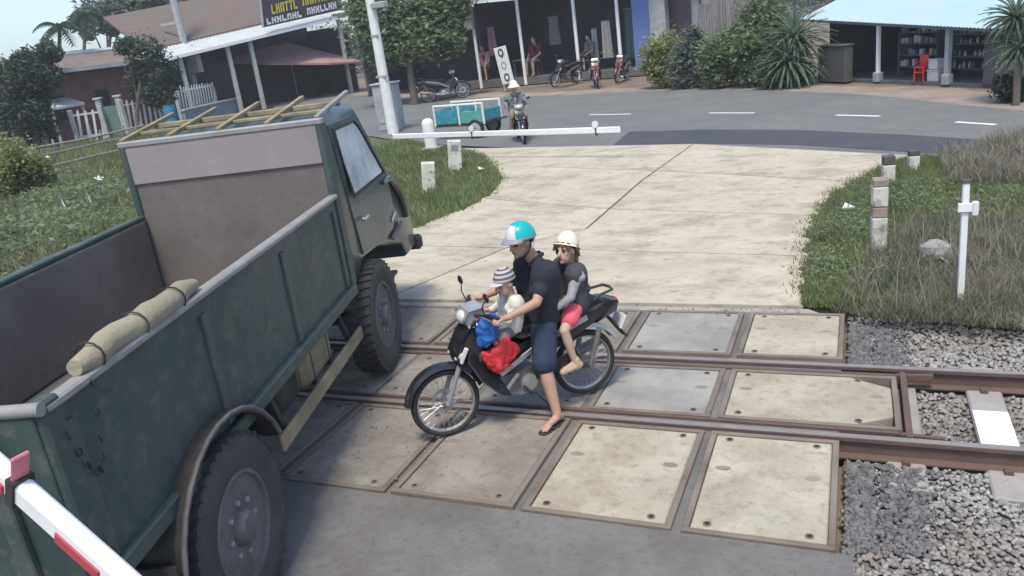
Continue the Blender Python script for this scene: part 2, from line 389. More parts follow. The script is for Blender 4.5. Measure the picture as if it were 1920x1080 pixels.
# level crossing panels
crossing = structure_root('level_crossing')
def panel(x0, x1, y0, y1, m, z=-.006, chamf=0.0, holes=True, frame=True, lab=None):
    e = .045 if frame else .0
    cx, cy = (x0 + x1) / 2, (y0 + y1) / 2; mb = MB()
    P = [(x0 + e, y0 + e), (x1 - e - chamf, y0 + e), (x1 - e, y0 + e + chamf * .55), (x1 - e, y1 - e - chamf * .55), (x1 - e - chamf, y1 - e), (x0 + e, y1 - e)] if chamf else [(x0 + e, y0 + e), (x1 - e, y0 + e), (x1 - e, y1 - e), (x0 + e, y1 - e)]
    # shallow dishing: a central field a few mm proud of the rim
    mb.prism([(a - cx, b - cy) for a, b in P], -.2, 0)
    Z = z + random.uniform(-.006, .006)
    o = mb.build('concrete_panel', m, crossing, loc=(cx, cy, Z), bevel=.008); o.rotation_euler = (random.uniform(-.004, .004), random.uniform(-.004, .004), random.uniform(-.006, .006))
    if lab: o['label'] = lab
    if frame:
        mb = MB(); hx, hy = (x1 - x0) / 2, (y1 - y0) / 2
        for c_, d in (((0, -hy + e / 2 - .002, -.06), (2 * hx, e - .006, .135)), ((0, hy - e / 2 + .002, -.06), (2 * hx, e - .006, .135)), ((-hx + e / 2 - .002, 0, -.061), (e - .006, 2 * hy - 2 * e, .135)), ((hx - e / 2 + .002, 0, -.061), (e - .006, 2 * hy - 2 * e, .135))):
            mb.box(c_, d)
        mb.build('steel_edge', m_angle, o, bevel=.003)
    if holes:
        hx, hy = (x1 - x0) / 2 - .14, (y1 - y0) / 2 - .1
        for sx, sy in ((-1, -1), (1, -1), (1, 1), (-1, 1)):
            if chamf and sx > 0: sx = .72
            mb = MB(); mb.lathe([(.026, -.003), (.026, .004), (.017, .004), (.017, -.003)], seg=14, loop=True); mb.build('lifting_ring', m_angle, o, loc=(sx * hx, sy * hy, .001))
            mb = MB(); mb.lathe([(.017, -.001), (.017, .0015)], seg=12); mb.build('lifting_hole', m_hole, o, loc=(sx * hx, sy * hy, .001))
        for sx in (-1, 1):
            mb = MB(); mb.lathe([(.055, -.001), (.05, .0018)], seg=12, T=Matrix.Diagonal((1, .55, 1, 1))); mb.build('worn_hollow', m_panel[2], o, loc=(sx * hx * .98, (.2 if sx > 0 else .25) * hy, .0))
    return o
XS = [-.09, -.945, -1.0, -1.97, -2.03, -2.96, -3.02, -3.95, -4.01, -4.94, -5.0, -5.93, -5.99, -6.92, -6.98, -7.9, -7.96, -8.8]
mb = MB(); mb.box((-4.45, 5.72, -.13), (8.7, 3.6, .2)); structure('crossing_fill', mb, m_yard)
tone = [0, 1, 2, 2, 2, 2, 2, 2, 2]
for k in range(9):
    x1, x0 = XS[2 * k], XS[2 * k + 1]
    far_lab = 'pale outermost concrete panel beyond the rails' if k == 0 else None
    panel(x0, x1, YF + .11, 7.5, m_panel[tone[k]], lab=far_lab)
    panel(x0, x1, 3.95, YN - .07, m_panel[tone[k] if k != 1 else 0] if k < 3 else m_panel[2])
    if k == 0: panel(x0, .3, YN + .145, YF - .145, m_panel[0], z=-.012, chamf=.28, lab='end panel between the rails with tapered corners')
    else: panel(x0, x1, YN + .145, YF - .145, m_panel[min(tone[k], 2)], z=-.012, frame=k < 2)
mb = MB(); mb.box((.345, (YN + YF) / 2, -.075), (.045, 1.02, .14)); mb.build('end_stop_bar', m_rail, crossing, bevel=.006)
# ballast
def bz(x, y):
    return np.interp(y, [2.0, 3.2, 4.4, 4.75, YN - .2, YN + .2, YF - .2, YF + .2, 7.2, 7.7], [-.07, -.10, -.16, -.165, -.15, -.185, -.185, -.15, -.16, -.10])
bx = np.r_[np.arange(-.05, 6.1, .25)]; by = np.arange(1.0, 7.95, .1)
def ballast_bed(x0, x1, y0, y1):
    bx = np.arange(x0, x1 + .01, .25); by = np.arange(y0, y1, .1)
    X, Y = np.meshgrid(bx, by); nx = len(bx); ii = (np.arange(len(by) - 1)[:, None] * nx + np.arange(nx - 1)[None]).ravel()
    return np.c_[X.ravel(), Y.ravel(), (bz(X, Y) - .02).ravel()], np.c_[ii, ii + 1, ii + nx + 1, ii + nx]
tag(npmesh('ballast_bed', *ballast_bed(-.05, 14, 1.0, 7.9), m_bed), kind='structure')
tag(npmesh('ballast_bed', *ballast_bed(-40, -8.9, 3.5, 8.2), m_bed), kind='structure')
t_ = (1 + 5 ** .5) / 2
ICO = np.array([(-1, t_, 0), (1, t_, 0), (-1, -t_, 0), (1, -t_, 0), (0, -1, t_), (0, 1, t_), (0, -1, -t_), (0, 1, -t_), (t_, 0, -1), (t_, 0, 1), (-t_, 0, -1), (-t_, 0, 1)]) / 1.9
ICF = np.array([(0, 11, 5), (0, 5, 1), (0, 1, 7), (0, 7, 10), (0, 10, 11), (1, 5, 9), (5, 11, 4), (11, 10, 2), (10, 7, 6), (7, 1, 8), (3, 9, 4), (3, 4, 2), (3, 2, 6), (3, 6, 8), (3, 8, 9), (4, 9, 5), (2, 4, 11), (6, 2, 10), (8, 6, 7), (9, 8, 1)])
def stones(name, pts, zf, size, m, dz=.3):
    n = len(pts); s = size * RNG.uniform(.5, 1.35, n); S = s[:, None] * RNG.uniform(.6, 1.2, (n, 3)); S[:, 2] *= .8
    V = ICO[None] * (1 + RNG.uniform(-.28, .28, (n, 12, 1))); V = V * S[:, None]
    a = RNG.uniform(0, 6.28, n); c, q = np.cos(a)[:, None], np.sin(a)[:, None]
    V = np.stack([V[..., 0] * c - V[..., 1] * q, V[..., 0] * q + V[..., 1] * c, V[..., 2]], -1)
    V += np.c_[pts, zf(pts[:, 0], pts[:, 1]) + s * dz * RNG.uniform(-.6, 1.0, n)][:, None]
    F = (np.arange(n)[:, None, None] * 12 + ICF[None]).reshape(-1, 3)
    return tag(npmesh(name, V.reshape(-1, 3), F, m), kind='stuff')
def off_track(p): 
    on = np.zeros(len(p), bool)
    for yy in (YN, YF): on |= np.abs(p[:, 1] - yy) < .075
    mid = (p[:, 1] > YN) & (p[:, 1] < YF)
    sl_ = np.zeros(len(p), bool)
    for x in xs_: sl_ |= (np.abs(p[:, 0] - x) < .125) & (np.abs(p[:, 1] - 5.79) < .95)
    on |= sl_ & (RNG.random(len(p)) < .86)
    on |= mid & (p[:, 0] < .37) & (p[:, 0] > -5)
    return p[~on]
pts = off_track(scatter([(-.06, 1.2), (6.0, 1.2), (6.0, 7.75), (-.06, 7.75)], 70000))
stones('ballast', pts, bz, .0185, m_stone)
pts = off_track(scatter([(-9.0, 4.0), (-22, 4.0), (-22, 8.0), (-9.0, 8.0)], 7000))
stones('ballast', pts, bz, .045, m_stone)
m_dark_stone = mat('dark_stone', (.135, .13, .13), .8, .6, 20, 0)  # darker stones scattered beside the panel ends
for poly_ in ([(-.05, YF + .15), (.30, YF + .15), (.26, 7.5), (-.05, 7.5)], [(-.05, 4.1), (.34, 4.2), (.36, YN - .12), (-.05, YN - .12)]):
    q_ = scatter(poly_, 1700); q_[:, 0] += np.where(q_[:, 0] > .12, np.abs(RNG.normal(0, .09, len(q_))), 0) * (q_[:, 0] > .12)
    stones('dark_ballast', q_[RNG.random(len(q_)) > np.clip((q_[:, 0] - .15) * 1.6, 0, .85)], lambda x, y: bz(x, y) + .016, .019, m_dark_stone)
m_dust = mat('loose_grit', (.26, .23, .2), .95, .5, 10, 0)
pts = scatter([(-6, 2.2), (0, 2.2), (0, 3.95), (-6, 3.95)], 700); stones('loose_grit', pts, lambda x, y: np.full(len(x), -.032), .011, m_dust)
pts = np.r_[scatter([(-8, 7.4), (-.5, 7.4), (-.5, 7.75), (-8, 7.75)], 500), scatter([(-5, 4.0), (-2, 4.0), (-2, 7.4), (-5, 7.4)], 350)]
stones('loose_grit', pts, lambda x, y: np.full(len(x), .0), .009, m_dust)
# ================================================================== THE DUMP TRUCK
m_green = mat('truck_green', (.047, .074, .067), .5, .22, 1.6, .55, 3.0, col2=(.095, .10, .093), c2scale=2.2, c2pos=.6, c2soft=.12, spec=.35, speck=(.16, .145, .12), sscale=7)
m_green2 = mat('cab_green', (.038, .06, .057), .35, .12, 2, .02, 30, col2=(.10, .115, .11), c2scale=2, c2pos=.65, spec=.55, coat=.2)
m_inner = mat('bed_inside', (.17, .15, .138), .85, .2, 1.5, .5, 4, speck=(.13, .095, .07), sscale=6, col2=(.12, .10, .095), c2scale=1.2)
m_bulk = mat('headboard_strip', (.29, .255, .25), .75, .12, 2, .08, 25)
m_bare = mat('bare_steel_rail', (.30, .29, .28), .6, .2, 5, .1, 40, metal=.2)
m_tyre = mat('tyre_rubber', (.05, .049, .049), .85, .2, 4, .2, 60, col2=(.095, .085, .075), c2scale=2.5, c2pos=.58)
m_rim = mat('rim_paint', (.15, .145, .145), .7, .25, 5, .1, 40, col2=(.085, .07, .06), c2scale=4)
m_black = mat('chassis_black', (.028, .027, .027), .7, .3, 3, .15, 40, col2=(.07, .06, .05), c2scale=3)
m_wood = mat('yellow_board', (.33, .27, .165), .8, .2, 5, .2, 30, col2=(.18, .14, .09), c2scale=4)
m_glass = glassmat('pale_glass', (.05, .06, .06), .04)
m_chrome = mat('bright_metal', (.55, .55, .55), .25, .1, 5, 0, metal=.9)
m_lens = mat('lamp_lens', (.55, .55, .5), .15, .1, 5, 0, spec=.7)
m_red = mat('red_plastic', (.55, .03, .035), .4, .12, 4, 0)
m_orange = mat('amber_lens', (.5, .17, .02), .25, .1, 5, 0)

UH = (-.302, .953)
truck = thing('dump_truck', 'dark green dump truck with open empty bed driving over the crossing', 'dump truck', (-4.05, 5.904, 0), math.atan2(UH[1], UH[0]))
Y0, Y1 = .12, 1.79; YC = (Y0 + Y1) / 2; XF, XR = -.55, -4.33; ZF, ZW, ZH = 1.02, 1.80, 2.40
# bed
def wall(y, name, lab=None):
    mb = MB(); mb.box(((XF + XR) / 2, y, (ZF + ZW) / 2 - .02), (XF - XR - .004, .05, ZW - ZF)); wl = mb.build(name, m_green, truck, bevel=.006)
    s = -1 if y < YC else 1
    mb = MB(); mb.box(((XF + XR) / 2, y - s * .029, (ZF + ZW) / 2), (XF - XR - .1, .006, ZW - ZF - .06)); mb.build('inner_lining', m_inner, wl)
    mb0 = MB(); mb0.box((0, 0, 0), (.075, .05, ZW - ZF - .12)); me = mb0.mesh('rib', m_green, bevel=.008)
    for k in (0, 2, 4, 6):
        o = bpy.data.objects.new('rib', me); C.objects.link(o); o.parent = wl; o.location = (XF - .12 - k * (XF - XR - .24) / 6, y + s * .018, (ZF + ZW) / 2 - .04)
    mb = MB(); mb.box(((XF + XR) / 2, y + s * .045, ZF - .03), (XF - XR, .055, .09)); mb.build('bottom_rail', m_green, wl, bevel=.01)
    mb = MB(); mb.box(((XF + XR) / 2, y + s * .02, ZW + .0), (XF - XR, .075, .04)); mb.build('top_rail', m_bare if y < YC else m_green, wl, bevel=.01)
    return wl
wr = wall(Y0, 'side_wall'); wlft = wall(Y1, 'side_wall')
mb = MB(); mb.box(((XF + XR) / 2, YC, ZF - .02), (XF - XR - .02, Y1 - Y0 - .06, .06)); mb.build('bed_floor', m_inner, truck)
mb = MB(); mb.box((XF + .03, YC, (ZF + ZH) / 2), (.05, Y1 - Y0 + .05, ZH - ZF)); hb = mb.build('headboard', m_inner, truck, bevel=.006)
mb = MB(); mb.box((XF - .002, YC, ZH - .16), (.02, Y1 - Y0 - .02, .31)); mb.build('headboard_strip', m_bulk, hb, bevel=.004)
for yy in (Y0 - .015, Y1 + .015):
    mb = MB(); mb.box((XF + .045, yy, (ZF + ZH) / 2), (.13, .055, ZH - ZF + .02)); mb.build('corner_post', m_green, hb, bevel=.01)
mb = MB(); mb.box((XF + .02, YC, ZH + .02), (.08, Y1 - Y0 + .1, .05)); mb.build('headboard_top', m_bare, hb, bevel=.01)
# rack over the cab
rack = MB(); rack.box((XF + .62, YC, ZH + .10), (.045, Y1 - Y0 + .06, .045)); rk = rack.build('cab_rack', m_wood, truck, bevel=.006)
rack = MB(); rack.box((XF + .30, YC, ZH + .075), (.04, Y1 - Y0 + .06, .03)); rack.build('cross_bar', m_wood, rk, bevel=.005)
for k, yy in enumerate(np.linspace(Y0 - .01, Y1 + .01, 5)):
    mb = MB(); mb.beam((XF, yy, ZH + .05), (XF + .95, yy, ZH + .17), .04, .035); mb.build('rack_bar', m_wood if k else m_bare, rk, bevel=.005)
mb = MB(); mb.box((XR - .02, YC, (ZF + ZW) / 2 - .01), (.045, Y1 - Y0 + .04, ZW - ZF)); tg = mb.build('tailgate', m_green, truck, bevel=.006)
for k in range(4):
    mb = MB(); mb.box((XR - .06, Y0 + .2 + k * .44, (ZF + ZW) / 2), (.04, .07, ZW - ZF - .06)); mb.build('rib', m_green, tg, bevel=.008)
mb = MB(); mb.tube([(XR - .03, Y0 - .06, ZW + .02), (XR - .03, Y1 + .06, ZW + .02)], .028, 10); mb.build('hinge_bar', m_bare, tg, smooth=True)
mb = MB(); mb.box((XR + .03, Y0 - .02, (ZF + ZW) / 2), (.12, .07, ZW - ZF + .075)); mb.build('rear_post', m_green, truck, bevel=.012)
mb = MB(); mb.box((XR + .03, Y1 + .02, (ZF + ZW) / 2), (.12, .07, ZW - ZF + .075)); mb.build('rear_post', m_green, truck, bevel=.012)
# hanging chain at the rear post
for k in range(0, 9):
    a = k / 8; p = Vector((XR + .28 - .22 * a, Y0 - .06, ZW - .02 - .28 * math.sin(a * math.pi) - .12 * a)); r = .013
    ring = [p + Vector((r * math.cos(t) * (1 if k % 2 else .3), r * .6 * math.cos(t) * (0 if k % 2 else 1), r * 1.3 * math.sin(t))) for t in [2 * math.pi * j / 8 for j in range(8)]]
    mb = MB(); mb.tube(ring, .004, 5, closed=True); mb.build('chain_link', m_black, truck)
# chassis
mb = MB()
for yy in (YC - .38, YC + .38): mb.box((-1.4, yy, .83), (6.0, .07, .16))
for xx in (-4.2, -3.3, -2.2, -1.1, 0, 1.3): mb.box((xx, YC, .83), (.1, .7, .12))
mb.build('chassis_frame', m_black, truck, bevel=.008)
mb = MB()
for xx in (-3.9, -2.9, -2.0, -1.1): mb.box((xx, YC, .955), (.1, Y1 - Y0 - .1, .08))
mb.build('bed_crossmember', m_black, truck, bevel=.006)
# side guard, tank, tool box
mb = MB(); mb.box((-1.52, .1, .585), (1.95, .035, .115)); sg = mb.build('side_guard', m_wood, truck, bevel=.01)
for xx in (-.75, -2.3):
    mb = MB(); mb.beam((xx, .14, .56), (xx, .25, .98), .05, .04); mb.build('guard_bracket', m_black, sg)
mb = MB(); mb.box((-1.35, .36, .73), (.62, .34, .34)); tk = mb.build('fuel_tank', m_wood, truck, bevel=.05)
mb = MB(); mb.lathe([(.045, 0), (.045, .05)], T=Matrix.Translation((-1.2, .3, .9)), seg=14); mb.build('filler_cap', m_chrome, tk)
for xx in (-1.52, -1.15):
    mb = MB(); mb.box((xx, .36, .73), (.03, .352, .352)); mb.build('tank_strap', m_black, tk, bevel=.05)
mb = MB(); mb.box((-2.0, .36, .75), (.42, .3, .28)); mb.build('battery_box', m_black, truck, bevel=.02)
# wheels
def truck_wheel(x, y, s, name='wheel', R=.53, W=.26, steer=0.0):
    """s = -1: outer face towards -y"""
    E = bpy.data.objects.new(name, None); C.objects.link(E); E.parent = truck; E.location = (x, y, R); E.rotation_euler = (math.pi / 2 if s < 0 else -math.pi / 2, 0, 0)
    if steer: E.rotation_euler = (Matrix.Rotation(steer, 3, 'Z') @ Matrix.Rotation(math.pi / 2 if s < 0 else -math.pi / 2, 3, 'X')).to_euler()
    h = W / 2; a = R
    mb = MB(); mb.lathe([(a * .58, -h * .8), (a * .75, -h), (a * .92, -h * .97), (a * .965, -h * .82), (a * .975, 0), (a * .965, h * .82), (a * .92, h * .97), (a * .75, h), (a * .58, h * .8)], seg=48, loop=True)
    for k in range(40):
        t = 2 * math.pi * k / 40
        for sg_, o in ((-1, 0), (1, math.pi / 40)):
            T = Matrix.Rotation(t + o, 4, 'Z') @ Matrix.Translation((a * .972, 0, sg_ * h * .48)); mb.box((0, 0, 0), (a * .055, a * .085, h * .88), T, rx=sg_ * .25)
    mb.build('tyre', m_tyre, E, smooth=True)
    mb = MB(); mb.lathe([(a * .60, h * .70), (a * .60, h * .86), (a * .56, h * .88), (a * .535, h * .6), (a * .50, h * .1), (a * .42, h * .12), (a * .33, h * .52), (a * .24, h * .58), (a * .24, h * .2), (a * .60, -h * .5)], seg=40)
    rim = mb.build('rim', m_rim, E, smooth=True)
    mb = MB(); mb.lathe([(a * .2, 0), (a * .2, h * .75), (a * .17, h * 1.0), (a * .15, h * 1.12), (a * .02, h * 1.16)], seg=20); mb.build('hub', m_rim, rim, smooth=True)
    n0 = MB(); n0.lathe([(.018, 0), (.018, .035)], seg=6); nm = n0.mesh('wheel_nut', m_bare)
    for k in range(8):
        t = 2 * math.pi * k / 8; o = bpy.data.objects.new('wheel_nut', nm); C.objects.link(o); o.parent = rim; o.location = (a * .285 * math.cos(t), a * .285 * math.sin(t), h * .54)
    h0 = MB(); h0.lathe([(.045, 0), (.045, .004)], seg=12); hm = h0.mesh('hand_hole', m_hole)
    for k in range(8):
        t = 2 * math.pi * (k + .5) / 8; o = bpy.data.objects.new('hand_hole', hm); C.objects.link(o); o.parent = rim
        o.location = (a * .385 * math.cos(t), a * .385 * math.sin(t), h * .30); o.rotation_euler = (0, .96, 0); o.rotation_euler = (Matrix.Rotation(t, 3, 'Z') @ Matrix.Rotation(.98, 3, 'Y')).to_euler()
    return E
truck_wheel(0, .13, -1); truck_wheel(0, 1.83, 1)
for y, s in ((.13, -1), (.42, -1), (1.54, 1), (1.83, 1)): truck_wheel(-3.29, y, s)
mb = MB(); mb.tube([(0, .2, .53), (0, 1.76, .53)], .06, 10); mb.tube([(-3.29, .2, .53), (-3.29, 1.76, .53)], .09, 12); mb.ell((-3.29, YC, .53), (.2, .2, .22)); mb.build('axle', m_black, truck, smooth=True)
# rear mudguard arc and flap
arc = [(-3.29 + .66 * math.cos(t), .56 + .62 * math.sin(t)) for t in np.linspace(.35, math.pi - .05, 14)]
arc2 = [(-3.29 + .635 * math.cos(t), .56 + .595 * math.sin(t)) for t in np.linspace(.35, math.pi - .05, 14)]
for y0 in (.0, 1.4):
    mb = MB()
    for i in range(13):
        mb.side([arc[i], arc[i + 1], arc2[i + 1], arc2[i]], y0, y0 + .56)
    g = mb.build('rear_mudguard', m_black, truck)
    mb = MB(); mb.tube([(x, y0, z) for x, z in arc], .014, 6); mb.build('mudguard_lip', m_rim, g, smooth=True)
for yy in (.28, 1.68): mb = MB(); mb.box((-3.97, yy, .55), (.02, .55, .5)); mb.build('mud_flap', m_black, truck)
mb = MB(); mb.box((-4.3, YC, .72), (.06, 1.5, .1)); mb.build('rear_bumper', m_black, truck, bevel=.01)
for yy in (.32, 1.64):
    mb = MB(); mb.box((-4.345, yy, .74), (.035, .22, .09)); mb.build('tail_light', m_red, truck, bevel=.01)
# cab: shaped side profile lofted across the width with rounded shoulders
CB, CYA, CYB = [(-.36, .98), (-.36, 2.28), (-.30, 2.40), (-.1, 2.45), (.72, 2.45), (.86, 2.40), (1.36, 1.66), (1.46, 1.58), (1.84, 1.36), (1.96, 1.18), (2.0, .90), (1.98, .66), (1.52, .66), (1.40, .84), (.9, .98), (.62, 1.05), (-.1, 1.12)], .10, 1.86
mb = MB(); n = len(CB); lay = []
for y, ins in ((CYA + .05, .05), (CYA, .0), (CYB, 0), (CYB - .05, .05)): lay.append((y, ins))
lay = [(CYA, .045), (CYA + .045, 0), (CYB - .045, 0), (CYB, .045)]
cxm, czm = .7, 1.5
vs = []
for y, ins in lay:
    for x, z in CB:
        dx, dz = x - cxm, z - czm; L = math.hypot(dx, dz)
        lean = .12 * max(0, z - 1.55) * (1 if y < YC else -1)      # tumblehome above the waist
        vs.append((x - dx / L * ins, y + lean, z - dz / L * ins))
fs = [tuple(range(n)), tuple(range(4 * n - 1, 3 * n - 1, -1))]
for k in range(3):
    for i in range(n): fs.append((k * n + i, k * n + (i + 1) % n, (k + 1) * n + (i + 1) % n, (k + 1) * n + i))
mb.add(vs, fs); cab = mb.build('cab', m_green2, truck, smooth=True, bevel=.012)
m_sky_glass = mat('painted_view_glass', (.78, .81, .80), .12, .12, 2.5, 0, col2=(.32, .36, .37), c2scale=2.0, c2pos=.6, spec=.6)  # opaque; bright view and reflection are painted into the glass colour
def ly(z, y=CYA): return y + .12 * max(0, z - 1.55) * (1 if y < YC else -1)
def inset(poly, dy, d, m, name, par, y=CYA):
    mb = MB(); n = len(poly); s = -1 if y < YC else 1
    vs = [(x, ly(z, y) + s * dy, z) for x, z in poly] + [(x, ly(z, y) + s * (dy - d), z) for x, z in poly]
    mb.add(vs, [tuple(range(n)), tuple(range(2 * n - 1, n - 1, -1))] + [(i, (i + 1) % n, n + (i + 1) % n, n + i) for i in range(n)])
    return mb.build(name, m, par, bevel=.004)
for y in (CYA, CYB):
    s = -1 if y < YC else 1
    door = inset([(-.08, 1.16), (-.08, 2.34), (.66, 2.34), (.78, 2.25), (1.22, 1.62), (1.22, 1.42), (1.1, 1.1), (.62, 1.09)], .012, .03, m_green2, 'door', cab, y)
    inset([(.02, 1.70), (.02, 2.27), (.62, 2.27), (.72, 2.2), (1.08, 1.70)], .018, .012, m_sky_glass, 'side_window', door, y)
    fr = MB(); P = [(.0, 1.68), (.0, 2.29), (.63, 2.29), (.74, 2.21), (1.12, 1.68)]
    fr.tube([(x, ly(z, y) + s * .02, z) for x, z in P], .014, 6, closed=True); fr.build('window_frame', m_black, door)
    mb = MB(); mb.box((.12, ly(1.5, y) + s * .03, 1.45), (.16, .03, .03)); mb.build('door_handle', m_chrome, door, bevel=.008)
    # round wing over the front corner, bright top edge
    wg = MB(); P = [(1.0 + .0, 1.60), (1.25, 1.60), (1.45, 1.5), (1.62, 1.32), (1.70, 1.08)]
    wg.tube([(x, ly(z, y) + s * .012, z) for x, z in P], [.02, .035, .045, .045, .03], 8); wg.build('wing_moulding', m_green2, cab, smooth=True)
    mb = MB(); mb.box((1.12, y + s * .02, 1.22), (.2, .02, .035), ry=-.3); mb.build('vent_trim', m_chrome, cab, bevel=.006)
    mb = MB(); mb.beam((.95, y + s * .02, 1.02), (1.42, y + s * .02, 1.08), .03, .04); mb.build('sill_trim', m_rim, cab, bevel=.006)
    mb = MB(); mb.box((.45, y + s * .0, .74), (.5, .16, .035)); mb.build('cab_step', m_black, truck, bevel=.006)
# windscreen and front
mb = MB(); mb.add([(.90, CYA + .22, 2.34), (.90, CYB - .22, 2.34), (1.335, CYB - .14, 1.70), (1.335, CYA + .14, 1.70)], [(0, 1, 2, 3)])
v0 = len(mb.v); mb.add([(.915, CYA + .22, 2.35), (.915, CYB - .22, 2.35), (1.355, CYB - .14, 1.705), (1.355, CYA + .14, 1.705)], [(0, 3, 2, 1)]); mb.f += [(0, 1, 5, 4), (1, 2, 6, 5), (2, 3, 7, 6), (3, 0, 4, 7)]
ws = mb.build('windscreen', m_sky_glass, cab)
for yy in (.6, 1.3):
    mb = MB(); mb.beam((1.38, yy, 1.69), (1.12, yy + .3, 2.07), .015, .012); mb.build('wiper', m_black, ws)
mb = MB(); mb.box((2.01, YC, 1.02), (.03, 1.0, .3)); gr = mb.build('grille', m_black, cab, bevel=.01)
for k in range(5):
    mb = MB(); mb.box((2.03, YC, .91 + k * .055), (.02, .96, .018)); mb.build('grille_bar', m_rim, gr)
for yy in (CYA + .2, CYB - .2):
    mb = MB(); mb.lathe([(.11, 0), (.11, .04), (.09, .055), (.01, .06)], T=Matrix.Translation((1.97, yy, 1.05)) @ Matrix.Rotation(math.pi / 2, 4, 'Y'), seg=20); hl = mb.build('headlight', m_lens, cab, smooth=True)
    mb = MB(); mb.lathe([(.125, 0), (.125, .035), (.108, .045), (.108, 0)], T=Matrix.Translation((1.972, yy, 1.05)) @ Matrix.Rotation(math.pi / 2, 4, 'Y'), seg=20, loop=True); mb.build('headlight_ring', m_chrome, hl, smooth=True)
    mb = MB(); mb.box((1.93, yy + (-.15 if yy < YC else .15), .93), (.06, .06, .1)); mb.build('indicator', m_orange, cab, bevel=.01)
mb = MB(); mb.box((2.06, YC, .68), (.12, CYB - CYA + .06, .17)); mb.build('front_bumper', m_black, truck, bevel=.03)
mb = MB(); mb.box((1.0, YC, .8), (.9, .8, .35)); mb.build('engine', m_black, truck, bevel=.05)
# tan roll lying along the bed's wall
tr = thing('rolled_tarpaulin', 'tan rolled tarpaulin lying on top of the bed side wall of the truck', 'tarpaulin', truck.location, truck.rotation_euler.z)
mb = MB(); mb.tube([(-2.98 - .12 * k, .12 + .012 * math.sin(k * 1.3), 1.855 + .008 * math.sin(k * 2.1)) for k in range(10)], [.03, .055, .062, .06, .066, .06, .064, .06, .055, .035], 14)
mb.build('roll', mat('tan_canvas', (.36, .32, .23), .9, .2, 6, .4, 30, col2=(.22, .19, .14), c2scale=3), tr, smooth=True)
for k in (2, 5, 8):
    mb = MB(); mb.tube([(-2.98 - .12 * k, .12 + .07 * math.cos(t), 1.855 + .066 * math.sin(t)) for t in np.linspace(0, 6.28, 13)[:-1]], .0045, 5, closed=True); mb.build('tie_cord', m_black, tr)
# ================================================================== PEOPLE AND MOTORBIKES
m_skin = mat('skin', (.42, .26, .185), .55, .08, 8, .03, 80, spec=.35)
m_skin2 = mat('child_skin', (.50, .33, .25), .55, .08, 8, .03, 80, spec=.35)
m_hair = mat('black_hair', (.02, .016, .014), .6, .3, 30, .4, 90)
m_brownhair = mat('brown_hair', (.09, .05, .035), .6, .3, 30, .4, 90)
m_navy = mat('black_polo_cloth', (.024, .025, .036), .9, .25, 5, .25, 25)
m_shorts = mat('navy_shorts_cloth', (.028, .04, .075), .9, .2, 5, .25, 25)
m_teal = mat('teal_helmet', (.0, .40, .40), .25, .05, 4, 0, coat=.4)
m_offwhite = mat('off_white_plastic', (.62, .62, .60), .35, .06, 4, 0)
m_greyp = mat('grey_plastic', (.25, .25, .27), .4, .1, 4, 0)
m_wshirt = mat('white_shirt_cloth', (.62, .60, .53), .9, .12, 12, .2, 25, col2=(.40, .39, .33), c2scale=9, c2pos=.62)
m_vest = mat('charcoal_vest_cloth', (.055, .057, .065), .9, .25, 6, .25, 25)
m_sleeve = mat('grey_sleeve_cloth', (.27, .27, .28), .9, .15, 8, .25, 25)
m_pink = mat('pink_shorts_cloth', (.75, .12, .16), .85, .1, 6, .2, 25)
m_cream = mat('cream_hat_cloth', (.70, .64, .52), .9, .1, 8, .15, 30)
m_beige = mat('beige_shoe', (.45, .37, .24), .8, .2, 8, .2, 30)
m_sole = mat('sandal_sole', (.05, .035, .03), .8, .2, 6, 0)
m_strap = mat('black_strap', (.02, .02, .022), .6, .2, 5, 0)
m_eye = mat('eye_dark', (.02, .015, .012), .3, .1, 5, 0)
m_lip = mat('lip', (.33, .13, .11), .5, .1, 5, 0)
m_maroon = mat('maroon_cloth', (.12, .035, .045), .9, .2, 6, .2, 25)
m_pinkc = mat('pale_pink_cloth', (.42, .25, .28), .9, .2, 6, .2, 25)
m_khaki = mat('khaki_cloth', (.22, .19, .14), .9, .2, 6, .2, 25)
m_greyc = mat('grey_cloth', (.17, .17, .18), .9, .25, 6, .2, 25)

def remeshed(mb, name, m, parent, vox=.008, it=4, smooth=.5):
    """melts overlapping solids into one continuous skin"""
    me = bpy.data.meshes.new(name); me.from_pydata([tuple(v) for v in mb.v], [], mb.f)
    bm = bmesh.new(); bm.from_mesh(me); bmesh.ops.recalc_face_normals(bm, faces=bm.faces); bm.to_mesh(me); bm.free()
    t = bpy.data.objects.new('tmp', me); C.objects.link(t)
    md = t.modifiers.new('r', 'REMESH'); md.mode = 'VOXEL'; md.voxel_size = vox; md.adaptivity = 0
    if it:
        sm = t.modifiers.new('s', 'SMOOTH'); sm.factor = smooth; sm.iterations = it
    dg = bpy.context.evaluated_depsgraph_get(); out = bpy.data.meshes.new_from_object(t.evaluated_get(dg))
    bpy.data.objects.remove(t); bpy.data.meshes.remove(me); out.name = name
    out.materials.clear(); out.materials.append(m); out.polygons.foreach_set('use_smooth', [True] * len(out.polygons))
    o = bpy.data.objects.new(name, out); C.objects.link(o); o.parent = parent
    return o
from mathutils import noise as mnoise
def crease(o, amp=.006, freq=11.0, st=(1, 1, .55)):
    """presses folds into a cloth mesh along its normals"""
    me = o.data; off = Vector((random.uniform(0, 50), random.uniform(0, 50), random.uniform(0, 50))); nr = [v.normal.copy() for v in me.vertices]
    for v, n_ in zip(me.vertices, nr):
        p = Vector((v.co.x * st[0], v.co.y * st[1], v.co.z * st[2])) * freq + off
        a = 1 - 2 * abs(mnoise.noise(p)); b_ = mnoise.noise(p * 2.3)
        v.co += n_ * amp * (a * .8 + b_ * .6)
    me.update(); return o
